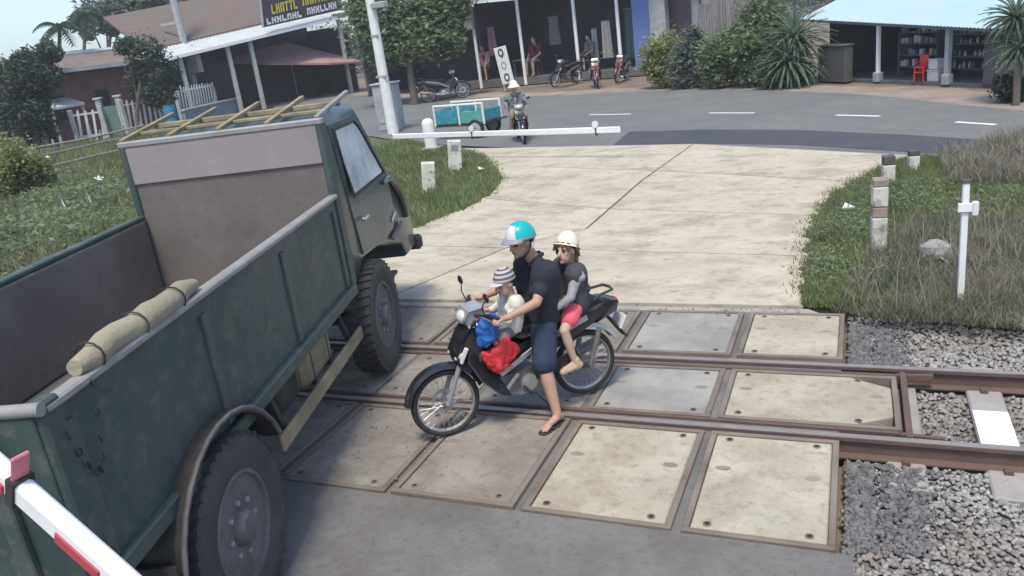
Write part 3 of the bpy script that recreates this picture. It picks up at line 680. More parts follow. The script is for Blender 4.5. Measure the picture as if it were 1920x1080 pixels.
def basis(f, up=(0, 0, 1)):
    f = Vector(f).normalized(); u = Vector(up); l = u.cross(f).normalized(); u = f.cross(l)
    return Matrix((f, l, u)).transposed()            # columns: forward, left, up
def hand(mb, wrist, fwd, palm_n, s=1.0, curl=1.0, thumb=1):
    """palm, four unequal fingers curling about the grip, thumb from the side"""
    F = Vector(fwd).normalized(); N = Vector(palm_n); N = (N - F * N.dot(F)).normalized(); S = N.cross(F) * thumb; w_ = Vector(wrist)
    for k in (-1, 0, 1): mb.cap(w_ + F * .01 * s + S * k * .012 * s, w_ + F * .075 * s + S * k * .026 * s, .017 * s, .014 * s, 8)
    for k, L in ((-1.5, .06), (-.5, .072), (.5, .078), (1.5, .07)):
        b = w_ + F * .082 * s + S * k * .021 * s; a1, a2, a3 = .45 * curl, 1.25 * curl, 2.0 * curl
        p = b
        for a, l, r in ((a1, .45, .0095), (a2, .32, .0088), (a3, .25, .008)):
            q = p + (F * math.cos(a) + N * math.sin(a)) * L * l * s; mb.cap(p, q, r * s, r * .93 * s, 7); p = q
    b = w_ + F * .028 * s + S * .03 * s; m_ = b + (F * .6 + S * .7 + N * .25) * .035 * s; e = m_ + (F * .8 + N * .6) * .03 * s
    mb.cap(b, m_, .0125 * s, .011 * s, 7); mb.cap(m_, e, .0105 * s, .009 * s, 7)
def person(label, loc, rz, J, k=1.0, skin=m_skin, vox=.008, group=None, hair=m_hair, face=(1, 0, 0), detail=True, cat='person', chest=(.155, .118)):
    """J: joints in local metres; k: thickness scale. One continuous body mesh; clothes are added by the caller"""
    E = thing('person', label, cat, loc, rz, group); V_ = {a: Vector(b) for a, b in J.items()}
    mb = MB(); B_ = basis(face)
    hd = V_['head']; hs = J.get('hs', 1.0) if False else k ** .35
    for s in ('L', 'R'):
        mb.cap(V_['sh' + s], V_['el' + s], .05 * k, .038 * k); mb.cap(V_['el' + s], V_['wr' + s], .038 * k, .026 * k)
        mb.cap(V_['hip' + s], V_['kn' + s], .082 * k, .056 * k); mb.cap(V_['kn' + s], V_['kn' + s].lerp(V_['an' + s], .35), .054 * k, .054 * k); mb.cap(V_['kn' + s].lerp(V_['an' + s], .3), V_['an' + s], .055 * k, .034 * k)
        a, t = V_['an' + s], V_['toe' + s]; heel = a - (t - a).normalized() * .04 * k + Vector((0, 0, -.045 * k))
        mb.cap(a, heel, .034 * k, .03 * k, 8); mb.cap(a.lerp(heel, .4), t.lerp(a, .25), .034 * k, .026 * k, 8)
        sd = Vector((0, 0, 1)).cross(t - a).normalized()
        for q in (-1, 0, 1): mb.cap(t.lerp(a, .3) + sd * q * .018 * k, t + sd * q * .026 * k - (t - a) * .06 * abs(q), .02 * k, .013 * k, 8)
        if detail and 'hf' + s in J: hand(mb, V_['wr' + s], V_['hf' + s], V_['hn' + s], .92 * k ** .7, 1.0, 1 if s == 'L' else -1)
        elif detail: hand(mb, V_['wr' + s], (V_['wr' + s] - V_['el' + s]), (0, 0, -1), .92 * k ** .7, .5, 1 if s == 'L' else -1)
        else: mb.cap(V_['wr' + s], V_['wr' + s] + (V_['wr' + s] - V_['el' + s]).normalized() * .09 * k, .03 * k, .022 * k, 8)
        mb.cap(V_['sh' + s], V_['hip' + s].lerp(V_['sh' + s], .25), chest[1] * .82 * k, .095 * k)
        mb.cap(V_['hip' + s].lerp(V_['sh' + s], .3), V_['hip' + s], .1 * k, .1 * k)
        mb.cap(V_['sh' + s] , V_['neck'], .058 * k, .052 * k)
    mb.cap(V_['neck'] - Vector((0, 0, .03 * k)), hd - B_ @ Vector((.02, 0, .02)) * hs, .054 * k ** .6, .052 * k ** .6)
    T = B_.to_4x4()
    mb.ell(hd + B_ @ Vector((-.012, 0, .025)) * hs, (.096 * hs, .077 * hs, .102 * hs), 20, T)
    mb.ell(hd + B_ @ Vector((.028, 0, -.045)) * hs, (.064 * hs, .058 * hs, .07 * hs), 16, T)
    if detail:
        mb.cap(hd + B_ @ Vector((.085, 0, .012)) * hs, hd + B_ @ Vector((.104, 0, -.026)) * hs, .011 * hs, .016 * hs, 8)
        for s in (-1, 1):
            mb.ell(hd + B_ @ Vector((-.005, s * .078, -.008)) * hs, (.02 * hs, .01 * hs, .032 * hs), 10, T)
            mb.ell(hd + B_ @ Vector((.078, s * .031, .022)) * hs, (.014 * hs, .022 * hs, .008 * hs), 10, T)
            mb.ell(hd + B_ @ Vector((.06, s * .035, -.022)) * hs, (.02 * hs, .02 * hs, .018 * hs), 10, T)
        mb.ell(hd + B_ @ Vector((.078, 0, -.058)) * hs, (.014 * hs, .026 * hs, .012 * hs), 10, T); mb.ell(hd + B_ @ Vector((.072, 0, -.092)) * hs, (.018 * hs, .02 * hs, .016 * hs), 10, T)
    body = remeshed(mb, 'body', skin, E, vox, 3)
    if detail:
        for s in (-1, 1):
            e = MB(); e.ell(hd + B_ @ Vector((.0815, s * .032, .004)) * hs, (.008 * hs, .015 * hs, .0065 * hs), 10, T); e.build('eye', m_eye, E, smooth=True)
            e = MB(); e.ell(hd + B_ @ Vector((.088, s * .032, .026)) * hs, (.006 * hs, .02 * hs, .004 * hs), 8, T); e.build('eyebrow', m_hair, E, smooth=True)
        e = MB(); e.ell(hd + B_ @ Vector((.0885, 0, -.059)) * hs, (.006 * hs, .023 * hs, .007 * hs), 10, T); e.build('mouth', m_lip, E, smooth=True)
    if hair is not None:
        e = MB(); e.ell(hd + B_ @ Vector((-.022, 0, .032)) * hs, (.098 * hs, .085 * hs, .107 * hs), 20, T @ Matrix.Rotation(.45, 4, 'Y') if False else T @ Matrix.Rotation(-.5, 4, 'Y'), z0=-.25); remeshed(e, 'hair', hair, E, max(vox, .009), 1)
    return E, V_, B_, hs
def shirt(E, V_, m, k=1.0, sleeve=.55, hem=.0, name='shirt', vox=.009, puff=.014, chest=(.155, .118)):
    mb = MB()
    for s in ('L', 'R'):
        a, b = V_['sh' + s], V_['el' + s]
        if sleeve > 0:
            e = a.lerp(b, min(1, sleeve)); mb.cap(a, e, .062 * k, (.058 if sleeve < 1 else .047) * k)
            if sleeve > 1: mb.cap(b, b.lerp(V_['wr' + s], sleeve - 1), .047 * k, .036 * k)
        h = V_['hip' + s] + Vector((0, 0, -hem))
        mb.cap(a, h.lerp(a, .3), (chest[1] * .82) * k + puff, .097 * k + puff); mb.cap(h.lerp(a, .35), h, .1 * k + puff, .108 * k + puff)
        mb.cap(a, V_['neck'] - Vector((0, 0, .02 * k)), .066 * k, .062 * k)
    # folds
    for q in range(7):
        s = 'LR'[q % 2]; t = .15 + .1 * q; p = V_['sh' + s].lerp(V_['hip' + s], t); d = Vector((random.uniform(-1, 1), random.uniform(-1, 1), random.uniform(-.4, .4))).normalized() * .085 * k
        mb.cap(p + d * .2 + Vector((random.uniform(-.05, .07) * k, 0, 0)), p + d, .075 * k, .05 * k, 8)
    return crease(remeshed(mb, name, m, E, vox, 5), .007 * k + .001, 10 / k)
def shorts(E, V_, m, k=1.0, length=.9, name='shorts', vox=.009, flare=.02):
    mb = MB()
    for s in ('L', 'R'):
        a, b = V_['hip' + s], V_['kn' + s]; e = a.lerp(b, length)
        mb.cap(a, e, .1 * k, .06 * k + flare); mb.cap(a + Vector((0, 0, .05 * k)), a, .105 * k, .104 * k)
    mb.cap(V_['hipL'], V_['hipR'], .108 * k, .108 * k)
    return crease(remeshed(mb, name, m, E, vox, 5), .007 * k, 9 / k, (1, 1, .35))

# ------------------------------------------------------------------ the small motorbike
m_tyre2 = mat('bike_tyre', (.03, .029, .029), .8, .2, 5, .15, 60)
m_rim2 = mat('spoke_metal', (.5, .5, .51), .35, .1, 5, 0, metal=.8)
m_bikeblk = mat('bike_black_paint', (.018, .019, .023), .25, .2, 5, 0, spec=.5, coat=.3)
m_bikesil = mat('bike_silver_paint', (.45, .45, .46), .35, .1, 5, 0, metal=.5)
m_seat = mat('seat_vinyl', (.022, .021, .022), .6, .2, 8, .15, 60)
m_engine = mat('engine_metal', (.22, .21, .205), .5, .25, 8, .1, 50, metal=.6)
def bike_wheel(par, x, name='wheel', R=.278, front=True, steer=0.0):
    E = bpy.data.objects.new('front_wheel' if front else 'rear_wheel', None); C.objects.link(E); E.parent = par; E.location = (x, 0, R)
    T = Matrix.Rotation(math.pi / 2, 4, 'X')
    mb = MB(); mb.lathe([(R - .047 + .036 * (1 - math.cos(a)) * .5 + .022 * math.sin(a / 2) * 0 + 0, 0) for a in ()] or [(R - .05, -.018), (R - .03, -.033), (R - .01, -.028), (R, 0), (R - .01, .028), (R - .03, .033), (R - .05, .018)], T, 44, loop=True); mb.build('tyre', m_tyre2, E, smooth=True)
    mb = MB(); mb.lathe([(R - .052, -.021), (R - .046, -.021), (R - .054, 0), (R - .046, .021), (R - .052, .021), (R - .062, .0)], T, 44, loop=True); rim = mb.build('rim', m_rim2, E, smooth=True)
    mb = MB()
    for k in range(28):
        t = 2 * math.pi * k / 28; t2 = t + (.35 if k % 2 else -.35); yy = .03 if k % 4 < 2 else -.03
        mb.tube([(.03 * math.cos(t2), yy, .03 * math.sin(t2)), ((R - .056) * math.cos(t), 0, (R - .056) * math.sin(t))], .0022, 4)
    mb.build('spoke', m_rim2, rim)
    mb = MB(); mb.lathe([(.0, -.05), (.022, -.05), (.05 if not front else .03, -.035), (.05 if not front else .03, .035), (.022, .05), (0, .05)], T, 20); mb.build('hub', m_engine, rim, smooth=True)
    if front:
        mb = MB(); mb.lathe([(.10, .042), (.10, .046), (.07, .046), (.07, .042)], T, 28, loop=True); mb.build('brake_disc', m_bikesil, rim)
    else:
        mb = MB(); mb.lathe([(.075, -.052), (.075, -.047), (.06, -.047), (.06, -.052)], T, 28, loop=True); mb.build('sprocket', m_engine, rim)
    return E
def side_solid(par, name, m, prof, w0, w1=None, bev=.012, n=5):
    """side profile (x, z) given thickness: full width inside, narrowing towards the outline"""
    w1 = w0 * .75 if w1 is None else w1
    mb = MB(); N = len(prof); cx = sum(p[0] for p in prof) / N; cz = sum(p[1] for p in prof) / N
    lay = [(-w0, .75), (-w1 * .98, .97), (-w1 * .6, 1.0), (w1 * .6, 1.0), (w1 * .98, .97), (w0, .75)]
    vs = [(cx + (x - cx) * s, y, cz + (z - cz) * s) for y, s in lay for x, z in prof]; L = len(lay)
    fs = [tuple(range(N)), tuple(range(N * L - 1, N * (L - 1) - 1, -1))] + [(k * N + i, k * N + (i + 1) % N, (k + 1) * N + (i + 1) % N, (k + 1) * N + i) for k in range(L - 1) for i in range(N)]
    mb.add(vs, fs); return mb.build(name, m, par, smooth=True)
def motorbike(label, loc, rz, group=None, body=m_bikeblk, stripe=m_bikesil, lean=0.0, fairing=None):
    E = thing('motorbike', label, 'motorbike', loc, rz, group); E.rotation_euler = (lean, 0, rz)
    bike_wheel(E, .60, front=True); bike_wheel(E, -.605, front=False)
    # fork and front mudguard
    for s in (-1, 1):
        mb = MB(); mb.tube([(.60, s * .062, .278), (.47, s * .062, .55), (.40, s * .05, .72)], [.019, .021, .016], 8); mb.build('fork_leg', m_greyp, E, smooth=True)
    mb = MB(); mb.tube([(.41, 0, .70), (.33, 0, .90)], .022, 8); mb.build('steering_stem', body, E, smooth=True)
    arc_ = np.linspace(math.radians(10), math.radians(165), 14); mb = MB(); R = .315
    vs, fs = [], []
    for i, t in enumerate(arc_):
        for yy, dr in ((-.05, -.03), (-.04, 0), (0, .012), (.04, 0), (.05, -.03), (.044, -.034), (.0, .004), (-.044, -.034)): vs.append((.60 + (R + dr) * math.cos(t), yy, .285 + (R + dr) * math.sin(t)))
    for i in range(13):
        for k in range(8): fs.append((i * 8 + k, i * 8 + (k + 1) % 8, i * 8 + 8 + (k + 1) % 8, i * 8 + 8 + k))
    fs += [tuple(range(8)), tuple(range(13 * 8 + 7, 13 * 8 - 1, -1))]
    mb.add(vs, fs); mb.build('front_mudguard', body, E, smooth=True)
    # front cowl under the handlebar and leg shields
    side_solid(E, 'front_cowl', body, [(.30, .92), (.41, .80), (.49, .66), (.47, .55), (.40, .50), (.30, .58), (.27, .74)], .10, .12)
    for s in (-1, 1):
        mb = MB(); mb.beam((.40, s * .118, .72), (.46, s * .10, .60), .02, .035); mb.build('cowl_stripe', m_offwhite, E, bevel=.006)
        mb = MB(); P = [(.36, .07, .74), (.43, .16, .62), (.36, .21, .46), (.22, .20, .30), (.12, .15, .24), (.17, .12, .36), (.27, .10, .55)]
        P2 = [(x - .025, y - .012, z) for x, y, z in P]; n = len(P)
        mb.add([(x, s * y, z) for x, y, z in P + P2], [tuple(range(n)), tuple(range(2 * n - 1, n - 1, -1))] + [(i, (i + 1) % n, n + (i + 1) % n, n + i) for i in range(n)])
        ls = mb.build('leg_shield', fairing or body, E, bevel=.008)
        mb = MB(); mb.ell((.455, s * .085, .66), (.05, .028, .022), 12, Matrix.Rotation(.5, 4, 'Y')); mb.build('turn_signal', m_lens, E, smooth=True)
        mb = MB(); mb.beam((.16, s * .10, .42), (-.20, s * .125, .60), .012, .045); mb.beam((-.20, s * .125, .60), (-.62, s * .115, .70), .012, .05); mb.build('silver_stripe', stripe, E, bevel=.004)
        mb = MB(); mb.beam((.17, s * .12, .26), (.02, s * .12, .40), .012, .03); mb.build('side_trim', stripe, E, bevel=.004)
        side = [(-.12, .66), (-.10, .52), (-.30, .50), (-.55, .58), (-.80, .70), (-.78, .77), (-.40, .74)]
        mb = MB(); mb.side(side, s * .085, s * .12); mb.build('side_cover', body, E, bevel=.012)
        mb = MB(); mb.tube([(-.60, s * .12, .30), (-.70, s * .15, .60)], [.022, .022], 10); sp = mb.build('shock_absorber', m_engine, E, smooth=True)
        mb = MB(); mb.tube([(-.605, s * .075, .278), (-.13, s * .07, .33)], .017, 8); mb.build('swingarm', m_black, E, smooth=True)
        mb = MB(); mb.tube([(-.02, s * .09, .27), (-.02, s * .24, .265)], .013, 8); mb.build('footpeg', m_black, E, smooth=True)
        mb = MB(); mb.tube([(-.36, s * .1, .33), (-.36, s * .23, .325)], .012, 8); mb.build('rear_footpeg', m_black, E, smooth=True)
        # handlebar, grip, lever, mirror
        mb = MB(); mb.tube([(.31, 0, .93), (.28, s * .12, .95), (.22, s * .22, .96)], .012, 8); mb.build('handlebar', m_black, E, smooth=True)
        mb = MB(); mb.tube([(.23, s * .21, .96), (.185, s * .33, .955)], .017, 10); mb.build('grip', m_seat, E, smooth=True)
        mb = MB(); mb.tube([(.27, s * .2, .955), (.245, s * .31, .95)], .006, 6); mb.build('brake_lever', m_rim2, E, smooth=True)
        mb = MB(); mb.tube([(.25, s * .19, .965), (.27, s * .23, 1.05), (.25, s * .27, 1.10)], .005, 6); st = mb.build('mirror_stem', m_black, E, smooth=True)
        mb = MB(); mb.ell((.25, s * .285, 1.125), (.014, .055, .034), 14); mb.build('mirror', m_bikeblk, st, smooth=True)
    side_solid(E, 'handlebar_cowl', stripe, [(.22, 1.0), (.34, .99), (.385, .93), (.36, .86), (.26, .86), (.20, .92)], .09, .11)
    mb = MB(); mb.ell((.365, 0, .925), (.045, .075, .055), 18); mb.build('headlight', m_lens, E, smooth=True)
    side_solid(E, 'frame_cover', body, [(.30, .62), (.16, .46), (-.12, .48), (-.14, .64), (.06, .60), (.27, .74)], .07, .085)
    side_solid(E, 'engine', m_engine, [(.17, .40), (.16, .27), (.02, .20), (-.20, .20), (-.24, .33), (-.12, .42), (.05, .40)], .085, .10)
    mb = MB(); mb.lathe([(.02, -.11), (.07, -.105), (.07, .105), (.02, .11)], Matrix.Translation((-.07, 0, .29)) @ Matrix.Rotation(math.pi / 2, 4, 'X'), 22); mb.build('crankcase_cover', m_bikesil, E, smooth=True)
    mb = MB(); mb.tube([(.10, -.08, .24), (-.05, -.13, .20), (-.3, -.145, .235), (-.42, -.15, .26)], [.016] * 4, 8); ex = mb.build('exhaust_pipe', m_rim2, E, smooth=True)
    mb = MB(); mb.tube([(-.40, -.15, .255), (-.46, -.15, .27), (-.84, -.155, .36), (-.88, -.155, .37)], [.025, .042, .044, .02], 14); mb.build('muffler', m_engine, ex, smooth=True)
    side_solid(E, 'seat', m_seat, [(.02, .70), (-.05, .755), (-.25, .765), (-.42, .80), (-.74, .82), (-.80, .79), (-.70, .745), (-.30, .71), (-.05, .67)], .10, .125)
    side_solid(E, 'tail_body', body, [(-.55, .74), (-.82, .80), (-.93, .76), (-.90, .68), (-.72, .62), (-.52, .64)], .075, .095)
    mb = MB(); mb.ell((-.925, 0, .735), (.03, .06, .035), 14); mb.build('tail_light', m_red, E, smooth=True)
    arc_ = np.linspace(math.radians(25), math.radians(165), 12); vs, fs = [], []
    for t in arc_:
        for yy, dr in ((-.062, -.03), (-.05, 0), (.05, 0), (.062, -.03), (.055, -.034), (0, -.008), (-.055, -.034)): vs.append((-.605 - (.335 + dr) * math.cos(t), yy, .29 + (.335 + dr) * math.sin(t)))
    for i in range(11):
        for k in range(7): fs.append((i * 7 + k, i * 7 + (k + 1) % 7, i * 7 + 7 + (k + 1) % 7, i * 7 + 7 + k))
    fs += [tuple(range(7)), tuple(range(11 * 7 + 6, 11 * 7 - 1, -1))]
    mb = MB(); mb.add(vs, fs); mb.build('rear_mudguard', m_bikesil if stripe is m_bikesil else body, E, smooth=True)
    mb = MB(); mb.add([(-.86, -.05, .62), (-.86, .05, .62), (-1.0, .06, .42), (-1.0, -.06, .42), (-.85, -.05, .61), (-.85, .05, .61), (-.99, .06, .41), (-.99, -.06, .41)], [(0, 1, 2, 3), (7, 6, 5, 4), (0, 4, 5, 1), (1, 5, 6, 2), (2, 6, 7, 3), (3, 7, 4, 0)]); mb.build('mud_flap', m_black, E)
    mb = MB(); mb.box((-.955, 0, .56), (.012, .17, .12), ry=-.5); mb.build('number_plate', m_offwhite, E, bevel=.004)
    mb = MB(); mb.tube([(-.70, -.10, .82), (-.76, -.10, .85), (-.88, -.08, .86), (-.90, 0, .86), (-.88, .08, .86), (-.76, .10, .85), (-.70, .10, .82)], .012, 8); mb.build('grab_rail', m_black, E, smooth=True)
    mb = MB(); mb.box((-.30, .105, .37), (.36, .012, .11), ry=.12); mb.build('chain_guard', m_black, E, bevel=.01)
    mb = MB(); mb.tube([(-.1, .1, .2), (-.22, .2, .03)], .01, 6); mb.build('side_stand', m_black, E)
    return E
BF, BR = Vector((-2.89, 4.76, 0)), Vector((-2.04, 5.61, 0)); bd = (BF - BR).normalized()
BL = (BF + BR) / 2; BZ = math.atan2(bd.y, bd.x); ZB = .0
bike = motorbike('black and silver motorbike carrying a man and two children across the rails', (BL.x, BL.y, ZB), BZ)

# the man astride it
J = dict(head=(-.175, .02, 1.40), neck=(-.285, 0, 1.235), shL=(-.28, .17, 1.155), shR=(-.28, -.17, 1.155), elL=(-.14, .275, .99), elR=(-.10, -.26, .98), wrL=(.115, .285, .935), wrR=(.12, -.285, .94),
         hipL=(-.26, .095, .80), hipR=(-.26, -.095, .80), knL=(-.155, .235, .455), knR=(.09, -.19, .62), anL=(-.165, .355, .085), anR=(-.03, -.19, .33), toeL=(-.005, .42, .022), toeR=(.12, -.20, .29),
         hfL=(.075, .03, .02), hnL=(.25, 0, -1), hfR=(.075, -.03, .02), hnR=(.25, 0, -1))
man, V_, B_, hs = person('man in black polo shirt and teal half helmet riding the motorbike between two children', (BL.x, BL.y, ZB), BZ, J, 1.0, m_skin, .0075, face=(.92, .34, -.10), hair=m_hair)
shirt(man, V_, m_navy, 1.0, .62, .0)
shorts(man, V_, m_shorts, 1.02, .93, flare=.034)
mb = MB()
for s in (1, -1): mb.cap(V_['neck'] + Vector((.03, s * .06, .01)), V_['neck'] + Vector((.085, s * .025, -.05)), .02, .012, 8); mb.cap(V_['neck'] + Vector((-.05, s * .03, .035)), V_['neck'] + Vector((.03, s * .06, .015)), .018, .018, 8)
remeshed(mb, 'collar', m_navy, man, .006, 2)
hd = V_['head']; T = B_.to_4x4() @ Matrix.Rotation(-.12, 4, 'Y')
mb = MB(); mb.ell(hd + B_ @ Vector((-.012, 0, .035)), (.124, .108, .128), 28, T, z0=.0); mb.ell(hd + B_ @ Vector((-.012, 0, .035)), (.112, .097, .116), 28, T, z0=.0, z1=.98)
hel = mb.build('helmet', m_teal, man, smooth=True)
P = []
for z_, r_ in ((.0, 1.012), (.35, 1.012), (.65, 1.012), (.85, 1.012)): pass
mb = MB(); vs, fs = [], []
for i in range(9):
    a = math.radians(4 + 50 * i / 8)
    for k in range(9):
        t = math.radians(-34 + 68 * k / 8) * (1 - .25 * i / 8); q = Vector((.1255 * math.cos(a) * math.cos(t), .1095 * math.cos(a) * math.sin(t), .1295 * math.sin(a))); vs.append(q)
for i in range(8):
    for k in range(8): fs.append((i * 9 + k, i * 9 + k + 1, i * 9 + 10 + k, i * 9 + 9 + k))
n = len(vs); vs += [v * .985 for v in vs]; fs += [tuple(n + i for i in f[::-1]) for f in fs]
mb.add(vs, fs, Matrix.Translation(hd + B_ @ Vector((-.012, 0, .035))) @ T); mb.build('white_front_panel', m_offwhite, hel, smooth=True)
mb = MB(); vs = []
for k in range(11):
    t = math.radians(-62 + 124 * k / 10); c_, s_ = math.cos(t), math.sin(t); L = .055 * math.cos(t * .8)
    vs += [(.122 * c_, .106 * s_, .012), ((.122 + L) * c_ + .01, .110 * s_, -.012), ((.122 + L) * c_ + .01, .110 * s_, -.018), (.122 * c_, .106 * s_, .002)]
fs = [(i * 4 + a, i * 4 + (a + 1) % 4, i * 4 + 4 + (a + 1) % 4, i * 4 + 4 + a) for i in range(10) for a in range(4)] + [(0, 1, 2, 3), (43, 42, 41, 40)]
mb.add(vs, fs, Matrix.Translation(hd + B_ @ Vector((-.012, 0, .035))) @ T); mb.build('visor_peak', m_greyp, hel, smooth=True)
mb = MB(); mb.lathe([(1.0, 0), (1.025, .004), (1.025, .016), (1.0, .02)], Matrix.Translation(hd + B_ @ Vector((-.012, 0, .03))) @ T @ Matrix.Diagonal((.123, .107, 1, 1)), 28, loop=True); mb.build('helmet_rim', m_greyp, hel, smooth=True)
for s in (1, -1):
    mb = MB(); mb.tube([hd + B_ @ Vector((-.03, s * .1, .03)), hd + B_ @ Vector((.0, s * .088, -.05)), hd + B_ @ Vector((.03, s * .045, -.108)), hd + B_ @ Vector((.035, 0, -.118))], .007, 6); mb.build('chin_strap', m_strap, hel, smooth=True)
    mb = MB(); mb.tube([hd + B_ @ Vector((-.07, s * .09, .03)), hd + B_ @ Vector((-.05, s * .088, -.03)), hd + B_ @ Vector((.0, s * .088, -.05))], .007, 6); mb.build('rear_strap', m_offwhite, hel, smooth=True)
def flipflop(E, V_, s, k, m=m_sole, straps=True):
    a, t = V_['an' + s], V_['toe' + s]; d = (t - a); d.z = 0; L = d.length; d.normalize(); z = min(t.z, a.z) - .022 * k
    mid = (a + t) / 2; ang = math.atan2(d.y, d.x); T = Matrix.Translation((mid.x, mid.y, z)) @ Matrix.Rotation(ang, 4, 'Z')
    pts = [(.13, .0), (.115, .035), (.06, .045), (-.03, .033), (-.10, .034), (-.125, .0), (-.10, -.034), (-.03, -.033), (.06, -.045), (.115, -.035)]
    mb = MB(); mb.prism([(x * k * L / .185, y * k) for x, y in pts], -.012, .012, T); f = mb.build('flip_flop', m, E, bevel=.004)
    if straps:
        mb = MB()
        for q in (-1, 1): mb.tube([T @ Vector((.075 * k, 0, .012)), T @ Vector((.045 * k, q * .022 * k, .045 * k)), T @ Vector((.0, q * .04 * k, .015))], .007 * k, 6)
        mb.build('toe_strap', m_sole, f, smooth=True)
flipflop(man, V_, 'L', 1.0); flipflop(man, V_, 'R', 1.0)
# child in front
J = dict(head=(.0, .025, 1.115), neck=(-.045, .01, 1.0), shL=(-.045, .105, .955), shR=(-.045, -.10, .955), elL=(.06, .165, .86), elR=(.06, -.15, .86), wrL=(.20, .12, .905), wrR=(.20, -.11, .905), hipL=(-.01, .055, .77), hipR=(-.01, -.055, .77),
         knL=(.16, .115, .70), knR=(.16, -.11, .70), anL=(.10, .13, .49), anR=(.10, -.13, .49), toeL=(.19, .14, .46), toeR=(.19, -.14, .46))
kid1, V_, B_, hs = person('small child in white patterned shirt and striped cap sitting before the man', (BL.x, BL.y, ZB), BZ, J, .60, m_skin2, .006, face=(.95, .3, -.15), hair=m_hair)
shirt(kid1, V_, m_wshirt, .62, 1.25, .0, vox=.007, puff=.012); shorts(kid1, V_, m_greyc, .62, .8, vox=.008)
hd = V_['head']; T = B_.to_4x4() @ Matrix.Rotation(-.1, 4, 'Y'); m_band = [mat('cap_pale_band', (.46, .43, .44), .9, .1, 8, .1), mat('cap_dark_band', (.12, .10, .11), .9, .1, 8, .1)]
cap_ = bpy.data.objects.new('striped_cap', None); C.objects.link(cap_); cap_.parent = kid1
c0 = hd + B_ @ Vector((-.012, 0, .035)) * hs; z_ = [.0, .18, .36, .53, .69, .83, .93, 1.0]
for k in range(7):
    mb = MB(); mb.ell(c0, (.11 * hs, .094 * hs, .114 * hs), 24, T, z0=z_[k], z1=z_[k + 1]); mb.build('cap_band', m_band[k % 2], cap_, smooth=True)
mb = MB(); mb.ell(c0 + B_ @ Vector((.105, 0, -.005)) * hs, (.075 * hs, .075 * hs, .012 * hs), 18, T); mb.build('cap_peak', m_band[0], cap_, smooth=True)
# child behind
J = dict(head=(-.525, .055, 1.265), neck=(-.56, .03, 1.14), shL=(-.565, .125, 1.075), shR=(-.55, -.11, 1.075), elL=(-.455, .195, .925), elR=(-.43, -.17, .92), wrL=(-.275, .185, .855), wrR=(-.27, -.17, .86), hipL=(-.57, .07, .845), hipR=(-.57, -.07, .845),
         knL=(-.375, .19, .675), knR=(-.36, -.19, .68), anL=(-.43, .20, .40), anR=(-.42, -.2, .40), toeL=(-.30, .215, .355), toeR=(-.30, -.21, .355), hfL=(.06, -.02, -.01), hnL=(0, -1, -.3), hfR=(.06, .02, -.01), hnR=(0, 1, -.3))
kid2, V_, B_, hs = person('child in charcoal vest and pink shorts behind the man wearing a cream hat', (BL.x, BL.y, ZB), BZ, J, .72, m_skin2, .0065, face=(.85, .5, .08), hair=m_brownhair)
shirt(kid2, V_, m_sleeve, .70, 1.9, .0, name='long_sleeved_shirt', vox=.008, puff=.004)
v2 = dict(V_); v2['shL'] = V_['shL'] + Vector((0, -.02, 0)); shirt(kid2, v2, m_vest, .80, .16, .02, name='vest', vox=.008, puff=.014)
shorts(kid2, V_, m_pink, .74, .62, vox=.008, flare=.03)
hd = V_['head']; T = B_.to_4x4() @ Matrix.Rotation(-.38, 4, 'Y'); c0 = hd + B_ @ Vector((-.03, 0, .045)) * hs
mb = MB(); mb.ell(c0, (.113 * hs, .097 * hs, .118 * hs), 24, T, z0=.0); mb.lathe([(.10, .005), (.125, -.010), (.138, -.018), (.138, -.024), (.125, -.018), (.10, -.004)], Matrix.Translation(c0) @ T @ Matrix.Diagonal((hs * .95, hs * .85, hs, 1)), 28, loop=True); mb.build('sun_hat', m_cream, kid2, smooth=True)
mb = MB()
for s in (1, -1): mb.cap(hd + B_ @ Vector((-.035, s * .085, .02)) * hs, hd + B_ @ Vector((-.035, s * .085, -.10)) * hs, .022, .014, 8); mb.cap(hd + B_ @ Vector((-.08, s * .05, .0)) * hs, hd + B_ @ Vector((-.085, s * .05, -.13)) * hs, .026, .014, 8)
for s in (1, -1):
    mb.cap(hd + B_ @ Vector((.05, s * .06, .055)) * hs, hd + B_ @ Vector((.075, s * .075, .01)) * hs, .022, .010, 8); mb.cap(hd + B_ @ Vector((.07, s * .02, .07)) * hs, hd + B_ @ Vector((.098, s * .03, .045)) * hs, .018, .009, 8); mb.cap(hd + B_ @ Vector((-.02, s * .095, .02)) * hs, hd + B_ @ Vector((-.03, s * .12, -.05)) * hs, .024, .008, 8)
remeshed(mb, 'hair_lock', m_brownhair, kid2, .007, 1)
for s in ('L', 'R'):
    a, t = V_['an' + s], V_['toe' + s]; mb = MB(); mb.cap(a + Vector((-.035, 0, -.035)), t + Vector((-.01, 0, -.008)), .034, .026, 10); mb.cap(a + Vector((-.01, 0, .01)), a + Vector((-.02, 0, -.03)), .034, .036, 10)
    remeshed(mb, 'shoe', m_beige, kid2, .007, 2)
